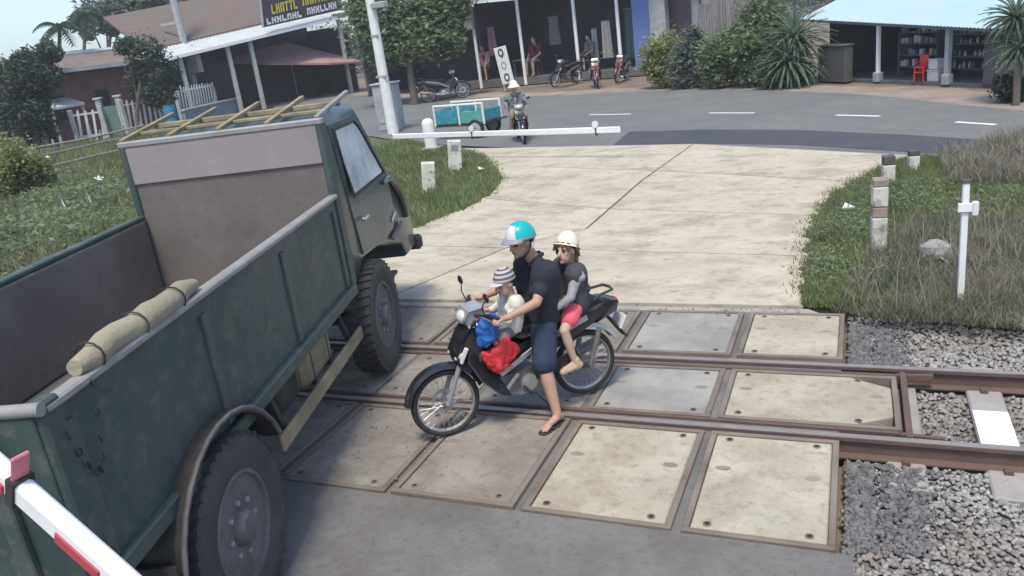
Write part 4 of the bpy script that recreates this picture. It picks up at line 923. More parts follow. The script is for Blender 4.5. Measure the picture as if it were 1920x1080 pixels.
# bags hung on the handlebar and the body
m_bluec = mat('blue_bag_cloth', (.025, .13, .42), .75, .25, 6, .3, 30, col2=(.25, .38, .62), c2scale=4, c2pos=.66, c2soft=.04)
m_redc = mat('red_bag_cloth', (.62, .035, .045), .7, .25, 6, .3, 30, col2=(.35, .02, .03), c2scale=5)
def bag(name, label, cat, m, c, dims, rz, lumps, strap_to):
    E = thing(name, label, cat, (BL.x, BL.y, ZB), BZ); mb = MB(); c = Vector(c)
    T = Matrix.Rotation(rz, 4, 'Y')
    mb.ell(c, dims, 20, T)
    rr = random.Random(lumps)
    for k in range(9): mb.ell(c + T.to_3x3() @ Vector((rr.uniform(-.7, .7) * dims[0], rr.uniform(-.4, .4) * dims[1], rr.uniform(-.75, .7) * dims[2])), (dims[0] * .5, dims[1] * .8, dims[2] * .42), 12, Matrix.Rotation(rr.uniform(-1, 1), 4, 'Y'))
    crease(remeshed(mb, 'bag_body', m, E, .0055, 2), .017, 16, (1, .6, .7))
    mb = MB(); mb.tube([c + Vector((.02, 0, dims[2] * .8)), Vector(strap_to) + Vector((.02, .0, .0)), Vector(strap_to) + Vector((-.02, 0, 0)), c + Vector((-.03, 0, dims[2] * .8))], .006, 6); mb.build('strap', m, E, smooth=True)
bag('blue_bag', 'blue cloth bag with white patches hanging from the motorbike handlebar', 'bag', m_bluec, (.235, .165, .83), (.08, .04, .125), -.35, 3, (.24, .15, .958))
bag('red_bag', 'bright red bag wedged above the motorbike engine by the leg shield', 'bag', m_redc, (.155, .16, .60), (.14, .045, .085), .35, 5, (.26, .13, .945))
# ================================================================== BUILDINGS BEYOND THE ROAD
m_redwall = mat('red_brown_wall', (.20, .10, .085), .9, .2, 2, .2, 30, col2=(.14, .085, .075), c2scale=1.5)
m_tile = mat('brown_roof', (.165, .11, .09), .85, .25, 3, .3, 20, col2=(.13, .12, .11), c2scale=.6, c2pos=.5)
m_metalroof = mat('pale_metal_roof', (.52, .54, .53), .5, .12, 2, .05, 20, metal=.2)
m_blueroof = mat('pale_blue_metal_roof', (.33, .50, .55), .45, .08, 1, .04, 20, col2=(.42, .47, .55), c2scale=.3, c2pos=.5, c2soft=.2)
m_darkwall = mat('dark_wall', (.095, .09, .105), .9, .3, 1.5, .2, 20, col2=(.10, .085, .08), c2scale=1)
m_bluewall = mat('blue_wall', (.13, .19, .40), .85, .12, 2, .1, 30)
m_bluegrey = mat('blue_grey_wall', (.20, .25, .30), .85, .2, 2, .2, 30)
m_plaster = mat('pale_plaster', (.42, .43, .42), .85, .15, 2, .2, 30, col2=(.27, .27, .26), c2scale=1.4, c2pos=.6)
m_brown = mat('brown_door_paint', (.10, .075, .08), .7, .2, 3, .1, 30)
m_zinc = stretch(mat('zinc_sheet', (.30, .29, .28), .6, .3, 2, .05, 20, col2=(.16, .13, .11), c2scale=2.2, c2pos=.55, metal=.2), (3, 3, .5))
m_post = mat('grey_post', (.36, .36, .37), .8, .2, 4, .1, 30)
m_slat = mat('white_slat', (.60, .60, .58), .7, .12, 6, 0)
m_gate = mat('green_gate', (.12, .19, .16), .7, .2, 4, .1)
m_teal2 = mat('teal_paint', (.04, .24, .30), .5, .2, 4, .05, col2=(.18, .40, .42), c2scale=6, c2pos=.66)
m_wgreen = mat('sea_green_paint', (.10, .33, .27), .5, .2, 4, .05)
m_yellow = mat('yellow_letters', (.62, .52, .05), .6, .1, 4, 0)
m_signblk = mat('dark_sign_face', (.045, .035, .04), .6, .3, 3, 0)
m_umb = mat('faded_red_canvas', (.34, .20, .19), .85, .15, 3, .15, 20)
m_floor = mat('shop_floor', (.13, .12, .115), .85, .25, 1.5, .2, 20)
m_gray = mat('cabinet_grey', (.33, .34, .345), .6, .12, 3, .05, 30)
m_shelf = mat('shelf_metal', (.10, .10, .11), .6, .2, 3, 0)
goods = [mat('goods_white', (.42, .42, .40), .6, .1, 3, 0), mat('goods_teal', (.14, .22, .22), .6, .1, 3, 0), mat('goods_yellow', (.30, .26, .17), .6, .1, 3, 0), mat('goods_maroon', (.16, .09, .10), .6, .1, 3, 0), mat('goods_blue', (.14, .17, .23), .6, .1, 3, 0)]
def corr(E, name, m, P00, P10, P11, P01, pitch=.18, amp=.02, par=None):
    """corrugated sheet over a four-cornered patch; the corrugations run from the P00-P10 edge to the P01-P11 edge"""
    P00, P10, P11, P01 = map(Vector, (P00, P10, P11, P01)); n = max(8, int((P10 - P00).length / pitch * 4)); nr = (P10 - P00).cross(P01 - P00).normalized()
    V = []
    for lay in (0, -.012):
        for i in range(n + 1):
            t = i / n; o = nr * (amp * math.sin(2 * math.pi * i / 4 + .4) + lay); V += [P00.lerp(P10, t) + o, P01.lerp(P11, t) + o]
    F = []; k = 2 * (n + 1)
    for i in range(n):
        a = 2 * i; F += [(a, a + 2, a + 3, a + 1), (k + a, k + a + 1, k + a + 3, k + a + 2), (a, k + a, k + a + 2, a + 2), (a + 1, a + 3, k + a + 3, k + a + 1)]
    F += [(0, 1, k + 1, k), (2 * n, k + 2 * n, k + 2 * n + 1, 2 * n + 1)]
    mb = MB(); mb.add(V, F); return mb.build(name, m, par or E)
# --- red-brown house behind the white fence
hA, L = facade('house', 'low red-brown house with pale ridge strip behind the white picket fence', 'house', (88, 276), (312, 232))
ze = onplane(160, 128, hA)[1]; zr = onplane(150, 100, hA, 3)[1]
mb = MB(); mb.box((L / 2, 3, ze / 2), (L, 6, ze)); mb.build('wall', m_redwall, hA)
def gable(E, L, y0, ym, y1, ze, zr, m, name='roof', oh=.5, th=.1):
    mb = MB(); mb.add([(x, y, z + d) for x in (-oh, L + oh) for y, z in ((y0, ze), (ym, zr), (y1, ze)) for d in (0, th)], [(0, 2, 8, 6), (2, 4, 10, 8), (1, 7, 9, 3), (3, 9, 11, 5), (0, 1, 3, 2), (2, 3, 5, 4), (6, 8, 9, 7), (8, 10, 11, 9), (0, 6, 7, 1), (4, 5, 11, 10)])
    return mb.build(name, m, E)
m_groof = mat('rusty_grey_roof', (.20, .17, .155), .8, .25, 2, .2, 20, col2=(.17, .10, .07), c2scale=.8, c2pos=.55)
rf = gable(hA, L, -.9, 3, 6.9, ze - .05, zr, m_groof)
mb = MB(); mb.add([(0, 0, zr), (0, 6, zr)], []); mb = MB(); mb.box((L / 2, 2.72, zr + .06), (L + 1.0, .75, .09), rx=.2); mb.build('ridge_strip', m_metalroof, rf)
mb = MB(); mb.box((L / 2, -.92, ze - .02), (L + 1.0, .05, .2)); mb.build('fascia', m_plaster, rf)
mb = MB(); mb.add([(x, 0, 0) for x in (0,)], [])
for x in (0, L):
    mb = MB(); mb.side([(0, 0)] * 0 or [(-.001, 0), (.001, 0), (0, .001)], 0, .001)
    mb = MB(); mb.add([(x - .06, 0, ze), (x - .06, 6, ze), (x - .06, 3, zr), (x + .06, 0, ze), (x + .06, 6, ze), (x + .06, 3, zr)], [(0, 1, 2), (3, 5, 4), (0, 3, 4, 1), (1, 4, 5, 2), (2, 5, 3, 0)]); mb.build('gable_wall', m_redwall, hA)
for k, fx in enumerate((.18, .52, .8)):
    mb = MB(); mb.box((L * fx, -.02, ze * .5), (L * .12, .06, ze * .38)); wd = mb.build('window', m_brown, hA)
    mb = MB(); mb.box((L * fx, -.06, ze * .5), (L * .10, .02, ze * .33)); mb.build('pane', m_hole, wd)
aw = MB(); xa, za = onplane(85, 205, hA, -1.4); xb, zb = onplane(150, 178, hA, -1.4); aw.add([(xa, -1.6, za), (xb, -1.6, za + .05), (xb, 0, za + .45), (xa, 0, za + .4), (xa, -1.6, za - .12), (xb, -1.6, za - .07), (xb, 0, za + .37), (xa, 0, za + .32)], [(0, 1, 2, 3), (7, 6, 5, 4), (0, 4, 5, 1), (1, 5, 6, 2), (2, 6, 7, 3), (3, 7, 4, 0)])
aw.build('porch_awning', m_metalroof, hA)
for xx in (xa + .25, xb - .1):
    mb = MB(); mb.tube([(xx, -1.5, 0), (xx, -1.5, za - .08)], .08, 8); mb.build('porch_post', m_post, hA, smooth=True)
# --- picket fence with a green gate
pk0 = MB(); pk0.side([(-.045, 0), (.045, 0), (.045, 1.0), (0, 1.07), (-.045, 1.0)], -.012, .012); pk = pk0.mesh('picket', m_slat)
def picket_fence(label, p1, p2, ht, spacing, m=None, lean=.12, z0=.12):
    E, L = facade('picket_fence', label, 'fence', p1, p2); n = int(L / spacing)
    for k in range(n):
        o = bpy.data.objects.new('picket', pk); C.objects.link(o); o.parent = E; o.location = ((k + .5) * L / n, 0, z0); o.scale = (1.25, 1, ht * random.uniform(.94, 1.04)); o.rotation_euler = (0, lean, 0)
    for z in (.35, ht - .15):
        mb = MB(); mb.box((L / 2, .03, z0 + z), (L, .04, .08)); mb.build('rail', m_slat, E)
    for x in (0, L):
        mb = MB(); mb.box((x, .02, (ht + .25) / 2), (.2, .2, ht + .25)); mb.build('post', m_plaster, E, bevel=.02)
    return E
picket_fence('white leaning picket fence between the porch and the green gate', (150, 276), (205, 268), 1.55, .3)
picket_fence('white picket fence between the green gate and the blue drum', (245, 262), (312, 248), 1.7, .28)
picket_fence('white picket fence above the blue-grey wall beside the drum', (345, 236), (412, 219), 1.5, .26, z0=.5)
gE, L = facade('garden_gate', 'pale green sheet gate with white posts in the picket fence', 'gate', (206, 267), (242, 262))
mb = MB(); mb.box((L / 2, 0, .95), (L * .86, .05, 1.55)); mb.build('gate_leaf', m_gate, gE)
for x in (0, L):
    mb = MB(); mb.box((x, 0, 1.05), (.26, .26, 2.1)); mb.build('gate_post', m_plaster, gE, bevel=.03)
    mb = MB(); mb.box((x, 0, 2.14), (.36, .36, .1)); mb.build('post_cap', m_plaster, gE, bevel=.02)
wE, L = facade('low_wall', 'low blue-grey garden wall running up to the A-shaped board', 'wall', (350, 238), (455, 210))
mb = MB(); mb.box((L / 2, 0, .42), (L, .18, .84)); mb.build('wall_panel', m_bluegrey, wE)
mb = MB(); mb.box((L / 2, 0, .88), (L + .1, .26, .08)); mb.build('coping', m_plaster, wE)
dE = thing('drum', 'bright blue plastic drum standing by the white picket fence', 'drum', G(325, 238)); m_dr = mat('blue_plastic', (.03, .22, .42), .45, .12, 3, 0)
mb = MB(); mb.lathe([(.34, 0), (.36, .05), (.40, .3), (.375, .34), (.41, .6), (.375, .64), (.38, 1.0), (.34, 1.1), (.30, 1.1)], seg=22); mb.build('drum_body', m_dr, dE, smooth=True)
mb = MB(); mb.lathe([(.35, 1.1), (.35, 1.15), (.30, 1.17)], seg=22); mb.build('lid', m_dr, dE, smooth=True)
# --- long shop-house with a brown roof and a pale awning
hB, L = facade('shop_house', 'open-fronted shop house with brown roof and pale metal awning', 'house', (338, 232), (676, 170))
z0_, z1_ = onplane(322, 110, hB)[1], onplane(668, 24, hB)[1]
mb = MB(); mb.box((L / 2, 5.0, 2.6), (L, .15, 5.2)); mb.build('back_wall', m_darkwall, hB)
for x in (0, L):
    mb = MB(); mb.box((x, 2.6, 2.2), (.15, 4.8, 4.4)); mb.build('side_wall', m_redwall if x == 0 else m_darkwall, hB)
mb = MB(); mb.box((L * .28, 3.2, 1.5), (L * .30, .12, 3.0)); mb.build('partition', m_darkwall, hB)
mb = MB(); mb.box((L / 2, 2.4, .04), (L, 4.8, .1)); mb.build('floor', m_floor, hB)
corr(hB, 'awning', m_metalroof, (-.8, -1.0, z0_), (L + .3, -1.0, z1_), (L + .3, 1.2, z1_ + .55), (-.8, 1.2, z0_ + .55), .22, .03)
mb = MB(); mb.beam((-.8, -1.02, z0_ - .08), (L + .3, -1.02, z1_ - .08), .05, .16); mb.build('awning_fascia', m_clean_white, hB)
mb = MB(); v = [(-.4, 1.1, z0_ + .65), (L + .2, 1.1, z1_ + .65), (L + .2, 5.6, z1_ + 2.9), (-.4, 5.6, z0_ + 2.9)]; mb.add(v + [(a, b, c - .12) for a, b, c in v], [(0, 1, 2, 3), (7, 6, 5, 4), (0, 4, 5, 1), (1, 5, 6, 2), (2, 6, 7, 3), (3, 7, 4, 0)]); mb.build('roof', m_tile, hB)
for px in (347, 440, 484, 655):
    x, _ = onplane(px, 150, hB, -.7); zt = z0_ + (z1_ - z0_) * (x + .8) / (L + 1.1) - .1
    mb = MB(); mb.box((x, -.7, zt / 2), (.22, .22, zt)); mb.build('post', m_plaster if px < 600 else m_post, hB, bevel=.02)
# painted shop sign with strokes of lettering too small to read
sE = thing('shop_sign', 'dark shop sign with yellow and white lettering above the pale awning', 'sign', hB.location, hB.rotation_euler.z)
c0, c1 = onplane(492, 52, hB, -1.1), onplane(642, 18, hB, -1.1); t0, t1 = onplane(486, -4, hB, -1.1), onplane(634, -42, hB, -1.1)
mb = MB(); mb.side([c0, c1, t1, t0], -1.16, -1.08); bd_ = mb.build('sign_board', m_signblk, sE)
def onsign(u, v): 
    a = [c0[i] + (c1[i] - c0[i]) * u for i in (0, 1)]; b = [t0[i] + (t1[i] - t0[i]) * u for i in (0, 1)]; return (a[0] + (b[0] - a[0]) * v, a[1] + (b[1] - a[1]) * v)
rr = random.Random(4)
def glyphs(name, m, u0, u1, v0, v1, n):
    for k in range(n):
        a, b = u0 + (u1 - u0) * k / n, u0 + (u1 - u0) * (k + .78) / n; mb = MB(); th = (b - a) * .3
        for (ua, va, ub, vb) in [[(a, v0, a + th, v1), (b - th, v0, b, v1), (a, v1 - .07, b, v1)], [(a, v0, a + th, v1), (a, v0, b, v0 + .07)], [(a, v0, a + th, v1), (b - th, v0, b, v1), (a, (v0 + v1) / 2 - .03, b, (v0 + v1) / 2 + .04)], [((a + b) / 2 - th / 2, v0, (a + b) / 2 + th / 2, v1), (a, v1 - .07, b, v1)]][rr.randrange(4)]:
            q = [onsign(ua, va), onsign(ub, va), onsign(ub, vb), onsign(ua, vb)]; mb.side(q, -1.175, -1.165)
        mb.build(name, m, bd_)
glyphs('yellow_letter', m_yellow, .12, .44, .36, .68, 6); glyphs('yellow_letter', m_yellow, .50, .86, .40, .82, 6); glyphs('white_letter', m_white, .05, .48, .06, .27, 7); glyphs('white_letter', m_white, .54, .93, .08, .30, 7)
for a, b in ((0, .012), (.985, 1)):
    mb = MB(); mb.side([onsign(a, 0), onsign(b, 0), onsign(b, 1), onsign(a, 1)], -1.19, -1.06); mb.build('sign_frame', m_post, sE)
# A-shaped board, umbrella, table
aE = thing('menu_board', 'white framed notice board with dark lines standing by the shop house', 'notice board', G(463, 196), hB.rotation_euler.z)
h_ = top_z(G(463, 196), 138); wdt = 1.35
mb = MB(); mb.box((0, 0, h_ / 2 + .1), (wdt, .06, h_ - .2), rx=-.15); b_ = mb.build('board', m_offwhite, aE)
for k in range(3):
    mb = MB(); mb.box((0, -.05, h_ * (.3 + .22 * k)), (wdt * .78, .03, .09), rx=-.15); mb.build('text_line', m_hole, b_)
    mb = MB(); mb.box((.05, -.05, h_ * (.3 + .22 * k) + .15), (wdt * .7, .03, .13), rx=-.15); mb.build('text_block', m_greyp, b_)
for s in (-1, 1):
    mb = MB(); mb.beam((s * wdt / 2, .1, 0), (s * wdt / 2, -.12, h_), .07, .06); mb.build('frame_side', m_slat, aE)
uE = thing('market_umbrella', 'faded red market umbrella tilted in front of the shop house', 'umbrella', G(560, 186), .3); s_ = (G(575, 186) - G(560, 186)).length / 15
zt = top_z(G(560, 186), 80); zb_ = top_z(G(560, 186), 112)
mb = MB(); n = 8; R = 47 * s_; vs = [(0, 0, zt), (0, 0, zt - .06)]
for k in range(n):
    a = 2 * math.pi * k / n; vs += [(R * math.cos(a), R * .8 * math.sin(a), zb_ - .28 * math.cos(a) * R / 2), (R * math.cos(a), R * .8 * math.sin(a), zb_ - .12 - .28 * math.cos(a) * R / 2)]
fs = [(0, 2 + 2 * k, 2 + 2 * ((k + 1) % n)) for k in range(n)] + [(1, 3 + 2 * ((k + 1) % n), 3 + 2 * k) for k in range(n)] + [(2 + 2 * k, 3 + 2 * k, 3 + 2 * ((k + 1) % n), 2 + 2 * ((k + 1) % n)) for k in range(n)]
mb.add(vs, fs); mb.build('canopy', m_umb, uE)
mb = MB(); mb.tube([(0, 0, 0), (0, 0, zt)], .04, 8); mb.build('pole', m_post, uE, smooth=True)
mb = MB(); mb.lathe([(.3, 0), (.28, .1), (.06, .14)], seg=16); mb.build('base', m_gray, uE)
# --- middle shop
hC, L = facade('open_shop', 'deep dark open shop with slender white posts and a blue end wall', 'shop', (690, 182), (1236, 138))
zc = onplane(880, 6, hC, -.6)[1]
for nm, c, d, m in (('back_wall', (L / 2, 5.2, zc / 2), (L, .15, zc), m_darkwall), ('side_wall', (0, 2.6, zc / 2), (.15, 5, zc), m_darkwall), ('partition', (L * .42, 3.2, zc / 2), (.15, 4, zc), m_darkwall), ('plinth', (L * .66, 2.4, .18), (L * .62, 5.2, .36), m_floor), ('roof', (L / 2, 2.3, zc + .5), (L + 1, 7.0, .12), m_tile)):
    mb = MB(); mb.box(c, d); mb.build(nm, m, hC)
mb = MB(); mb.box((L * .30, -1.0, zc + .1), (L * .5, .06, .28)); mb.build('eave_board', m_clean_white, hC)
for pa, pb, m, nm in ((1190, 1222, m_bluewall, 'blue_wall'), (1222, 1252, m_plaster, 'end_pillar')):
    xa, xb = onplane(pa, 100, hC, -.1)[0], onplane(pb, 100, hC, -.1)[0]; mb = MB(); mb.box(((xa + xb) / 2, .1, zc / 2), (xb - xa - .01, .45, zc)); mb.build(nm, m, hC, bevel=.01)
for px, py in ((897, 120), (982, 120), (1085, 120), (1163, 100)):
    x, _ = onplane(px, py, hC, -.25); mb = MB(); mb.tube([(x, -.25, 0), (x, -.25, zc + .4)], .085, 8); mb.build('post', m_clean_white, hC, smooth=True)
for a, b, h in ((1238, 1300, 0), ):
    pass
for k, (px, m, wd_, h0, h1, lab) in enumerate(((925, m_pinkc, .5, 1.2, 2.6, 'pale pink garment hanging in the open shop beside the post'), (1040, m_greyc, .6, 1.4, 2.7, 'grey garment hanging at the middle of the open shop'), (1135, m_cream, .5, .5, 2.2, 'cream cloth hanging between the slender shop posts'), (1178, m_gate, .5, .4, 2.6, 'green cloth hanging beside the blue shop wall'), (1110, m_offwhite, .3, .3, 1.9, 'white bundle standing behind the dark red motorbike'))):
    x = onplane(px, 100, hC, .7)[0]; E = thing('hanging_cloth', lab, 'cloth', hC.matrix_basis @ Vector((x, .7 + .1 * k, .36)), hC.rotation_euler.z); n_w = 10; V = []
    for lay in (0, .03):
        for j in range(n_w + 1):
            for z in (h0, h1): V.append((wd_ * (j / n_w - .5) * (1.15 if z == h0 else .85), .06 * math.sin(j * 1.9 + k) + lay, z))
    F = []; q = 2 * (n_w + 1)
    for j in range(n_w): a_ = 2 * j; F += [(a_, a_ + 2, a_ + 3, a_ + 1), (q + a_, q + a_ + 1, q + a_ + 3, q + a_ + 2), (a_, q + a_, q + a_ + 2, a_ + 2), (a_ + 1, a_ + 3, q + a_ + 3, q + a_ + 1)]
    F += [(0, 1, q + 1, q), (2 * n_w, q + 2 * n_w, q + 2 * n_w + 1, 2 * n_w + 1)]
    mb = MB(); mb.add(V, F); mb.build('cloth', m, E, smooth=True); mb = MB(); mb.tube([(-wd_ * .5, .02, h1 + .03), (wd_ * .5, .02, h1 + .03)], .02, 6); mb.build('hanger_rod', m_gray, E)
xw, zw = onplane(884, 40, hC, -.3); mE = thing('meter_box', 'small pale meter box fixed to the shop post under the eave', 'meter box', hC.location, hC.rotation_euler.z)
mb = MB(); mb.box((xw, -.42, zw), (.42, .22, .8)); mb.build('box', m_gray, mE, bevel=.02); mb = MB(); mb.box((xw, -.54, zw), (.34, .02, .66)); mb.build('box_door', m_plaster, mE)
# house with brown door and patched sheet fence
hD, L2 = facade('small_house', 'pale plastered house end with a dark brown door behind the hedge', 'house', (1240, 135), (1312, 132))
zd = onplane(1270, -40, hD)[1]
mb = MB(); mb.box((L2 / 2, 2, zd / 2), (L2, 4, zd)); mb.build('wall', m_plaster, hD)
xa, xb = onplane(1250, 60, hD)[0], onplane(1298, 60, hD)[0]; mb = MB(); mb.box(((xa + xb) / 2, -.03, zd * .44), (xb - xa, .08, zd * .88)); dr = mb.build('door', m_brown, hD)
mb = MB(); mb.box((xa + .15, -.1, zd * .42), (.05, .06, .2)); mb.build('handle', m_gray, dr)
mb = MB(); mb.box((L2 / 2, 1.6, zd + .06), (L2 + .8, 5, .12)); mb.build('roof', m_tile, hD)
fE, L3 = facade('sheet_fence', 'tall fence of patched rusty zinc sheets behind the hedge', 'fence', (1316, 132), (1440, 128)); zf_ = onplane(1360, -12, fE)[1]
for k in range(6):
    corr(fE, 'sheet', m_zinc, (L3 * k / 6 + .01, -.02 * (k % 2), .05), (L3 * (k + 1) / 6 + .05, -.02 * (k % 2), .05), (L3 * (k + 1) / 6 + .05, -.02 * (k % 2), zf_ + random.uniform(-.3, .3)), (L3 * k / 6 + .01, -.02 * (k % 2), zf_ + random.uniform(-.3, .3)), .14, .018)
for k in range(4):
    mb = MB(); mb.box((L3 * k / 3, .1, zf_ / 2), (.09, .09, zf_)); mb.build('post', m_brown, fE)
# --- roadside shop with the blue roof
hR, L = facade('grocery_shop', 'roadside grocery shop with a wide pale blue metal roof and dark interior', 'shop', (1548, 146), (1896, 160))
z0_, z1_ = onplane(1520, 34, hR, -.5)[1], onplane(1880, 54, hR, -.5)[1]
corr(hR, 'roof', m_blueroof, (-.55, -.55, z0_), (L + .1, -.55, z1_), (L + .1, 5.5, z1_ + 1.9), (-.55, 5.5, z0_ + 1.9), .12, .014)
mb = MB(); mb.beam((-.55, -.52, z0_ - .05), (L + .1, -.52, z1_ - .05), .04, .06); mb.build('eave_beam', m_darkwall, hR)
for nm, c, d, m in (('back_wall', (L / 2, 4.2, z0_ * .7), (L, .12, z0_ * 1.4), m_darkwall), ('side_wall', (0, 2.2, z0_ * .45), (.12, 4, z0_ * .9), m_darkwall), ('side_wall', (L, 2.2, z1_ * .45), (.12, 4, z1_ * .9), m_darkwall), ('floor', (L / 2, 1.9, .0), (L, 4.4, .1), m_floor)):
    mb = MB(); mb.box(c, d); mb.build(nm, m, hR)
for px, m, r in ((1647, m_clean_white, .055), (1778, m_gray, .075)):
    x, _ = onplane(px, 100, hR, -.3); zt = z0_ + (z1_ - z0_) * x / L - .02
    mb = MB(); mb.box((x, -.3, zt / 2), (r * 1.8, r * 1.8, zt)); po = mb.build('post', m, hR, bevel=.01)
    mb = MB(); mb.box((x, -.3, .14), (.22, .22, .28)); mb.build('post_foot', m_gray, hR, bevel=.02)
shE = thing('shop_shelf', 'dark metal shelf of mixed goods inside the grocery between its posts', 'shelf', hR.location, hR.rotation_euler.z)
def shelf(E, xa, xb, y, zs, dp=.35):
    for z in zs:
        mb = MB(); mb.box(((xa + xb) / 2, y, z), (xb - xa, dp, .03)); mb.build('shelf_board', m_shelf, E)
    for x in (xa, xb):
        mb = MB(); mb.box((x, y, max(zs) / 2), (.04, dp, max(zs))); mb.build('upright', m_shelf, E)
xa, xb = onplane(1694, 100, hR, .5)[0], onplane(1766, 100, hR, .5)[0]; zs = [.35, .68, 1.0, 1.3]; shelf(shE, xa, xb, .5, zs)
shE2 = thing('shop_shelf', 'dark shelf of bottles inside the grocery beyond the grey post', 'shelf', hR.location, hR.rotation_euler.z)
xc, xd = onplane(1790, 100, hR, .6)[0], onplane(1858, 100, hR, .6)[0]; shelf(shE2, xc, xd, .6, [.3, .62, .95, 1.2])
Rm = Matrix.Translation(hR.location) @ Matrix.Rotation(hR.rotation_euler.z, 4, 'Z'); rr = random.Random(9)
for xa_, xb_, y, zs_, lab, gname in ((xa, xb, .5, [.35, .68, 1.0, 1.3], 'small packaged good on the grocery shelf between the posts', 'goods on the shelf between the posts'), (xc, xd, .6, [.3, .62, .95, 1.2], 'small bottle or jar on the grocery shelf beyond the grey post', 'bottles on the far grocery shelf')):
    meshes = []
    for m in goods:
        mb = MB()
        if 'bottle' in lab: mb.lathe([(.035, 0), (.035, .11), (.014, .15), (.014, .19)], seg=8)
        else: mb.box((0, 0, .09), (.11, .1, .18))
        meshes.append(mb.mesh('good', m, bevel=.0))
    for z in zs_:
        x = xa_ + .07
        while x < xb_ - .06:
            if rr.random() < .22: x += rr.uniform(.1, .2); continue
            o = bpy.data.objects.new('bottle' if 'bottle' in lab else 'carton', meshes[rr.choice([0, 0, 0, 1, 2, 3, 4])]); C.objects.link(o); o.matrix_world = Rm @ Matrix.Translation((x, y - .06, z + .015)) @ Matrix.Diagonal((1, 1, rr.uniform(.6, 1.25), 1)); tag(o, lab, 'bottle' if 'bottle' in lab else 'carton', gname); x += rr.uniform(.11, .19)
def at(E, px, py, yl):
    x, z = onplane(px, py, E, yl); return E.matrix_basis @ Vector((x, yl, 0))
hR_b = Rm
def crate(label, px, z, yl, m=m_offwhite, d=(.36, .3, .24)):
    x = onplane(px, 120, hR, yl)[0]; E = thing('foam_crate', label, 'crate', Rm @ Vector((x, yl, z)), hR.rotation_euler.z + random.uniform(-.06, .06), 'white foam crates by the grey post')
    mb = MB(); mb.box((0, 0, d[2] / 2), d); mb.build('crate_body', m, E, bevel=.015); mb = MB(); mb.box((0, 0, d[2] + .02), (d[0] + .03, d[1] + .03, .04)); mb.build('lid', m, E, bevel=.012)
crate('lower white foam crate beside the red chairs in the grocery', 1757, .05, -.05, d=(.38, .3, .27)); crate('upper white foam crate stacked beside the grey post', 1757, .37, -.05, d=(.34, .28, .23))
def chair(label, px, dz, m=m_red, group=None):
    x = onplane(px, 150, hR, -.25)[0]; E = thing('plastic_chair', label, 'chair', Rm @ Vector((x, -.25, .05 + dz)), hR.rotation_euler.z + .3, group); s = .62
    mb = MB(); mb.box((0, 0, .42 * s), (.42 * s, .42 * s, .03)); mb.build('seat', m, E, bevel=.01)
    mb = MB(); mb.box((0, .2 * s, .68 * s), (.42 * s, .03, .5 * s), rx=-.12); mb.build('backrest', m, E, bevel=.01)
    for sx in (-1, 1):
        mb = MB(); mb.box((sx * .22 * s, 0, .62 * s), (.03, .4 * s, .03)); mb.build('arm', m, E)
        for sy in (-1, 1): mb = MB(); mb.beam((sx * .19 * s, sy * .19 * s, .42 * s), (sx * .22 * s, sy * .22 * s, 0), .03, .03); mb.build('leg', m, E)
chair('red plastic chair at the bottom of the pair in the grocery', 1727, 0, group='red plastic chairs'); chair('red plastic chair nested on top of another in the grocery', 1727, .13, group='red plastic chairs')
cE = thing('drinks_cabinet', 'dark drinks cabinet at the far end of the grocery shop', 'cabinet', at(hR, 1872, 140, -.1), hR.rotation_euler.z)
mb = MB(); mb.box((0, 0, .5), (.5, .45, 1.0)); mb.build('cabinet_body', m_darkwall, cE, bevel=.01); mb = MB(); mb.box((0, -.235, .5), (.44, .02, .85)); mb.build('door', m_brown, cE); mb = MB(); mb.box((.18, -.26, .5), (.02, .03, .3)); mb.build('handle', m_gray, cE)
bE, Lb = facade('block_wall', 'short grey rendered block wall between the spiky plant and grocery', 'wall', (1540, 152), (1592, 154)); zt = onplane(1565, 86, bE)[1]
m_grr = mat('grey_render', (.085, .083, .08), .9, .2, 3, .2, 30)
mb = MB(); mb.box((Lb / 2, 0, zt / 2), (Lb, .3, zt)); mb.build('wall_block', m_grr, bE, bevel=.03); mb = MB(); mb.box((Lb / 2, 0, zt + .02), (Lb + .06, .36, .05)); mb.build('coping', m_grr, bE, bevel=.01)

# ================================================================== POLES, BARRIERS, POSTS
pE = thing('concrete_pole', 'thick white concrete pole rising beside the truck cab and barrier', 'pole', G(738, 250)); zt = 8.5
mb = MB(); mb.tube([(0, 0, -.1), (-.02, 0, 2), (-.03, .0, zt)], [.20, .17, .11], 16); mb.build('shaft', m_white, pE, smooth=True)
for z, w_ in ((1.9, .8), (3.2, .5), (5.2, 1.0)):
    mb = MB(); mb.box((0, -.14, z), (w_ * .5, .06, .07)); mb.build('bracket', m_gray, pE)
mb = MB(); mb.box((.35, -.1, 4.1), (.5, .3, .2)); mb.build('lamp_box', m_gray, pE, bevel=.03)
uE = thing('utility_pole', 'grey utility pole with a switch box before the shop house', 'pole', G(380, 222)); zb_ = top_z(G(380, 222), 128)
mb = MB(); mb.box((0, 0, 5), (.34, .3, 10.2)); mb.build('shaft', m_post, uE, bevel=.04)
mb = MB(); mb.box((.55, -.1, zb_ + .2), (.75, .4, 1.0)); bx_ = mb.build('switch_box', m_plaster, uE, bevel=.03); mb = MB(); mb.box((.55, -.1, zb_ + 1.05), (.6, .35, .5)); mb.build('cable_box', m_gray, uE, bevel=.03)
mb = MB(); mb.box((-.6, 0, 5.6), (1.6, .12, .14)); mb.build('cross_arm', m_post, uE); mb = MB(); mb.tube([(.2, -.05, 0), (.22, -.05, 10)], .05, 6); mb.build('conduit', m_gray, uE)
kE = thing('control_cabinet', 'grey barrier control cabinet standing behind the white pole', 'cabinet', G(736, 243), .1); zt = top_z(G(736, 243), 158)
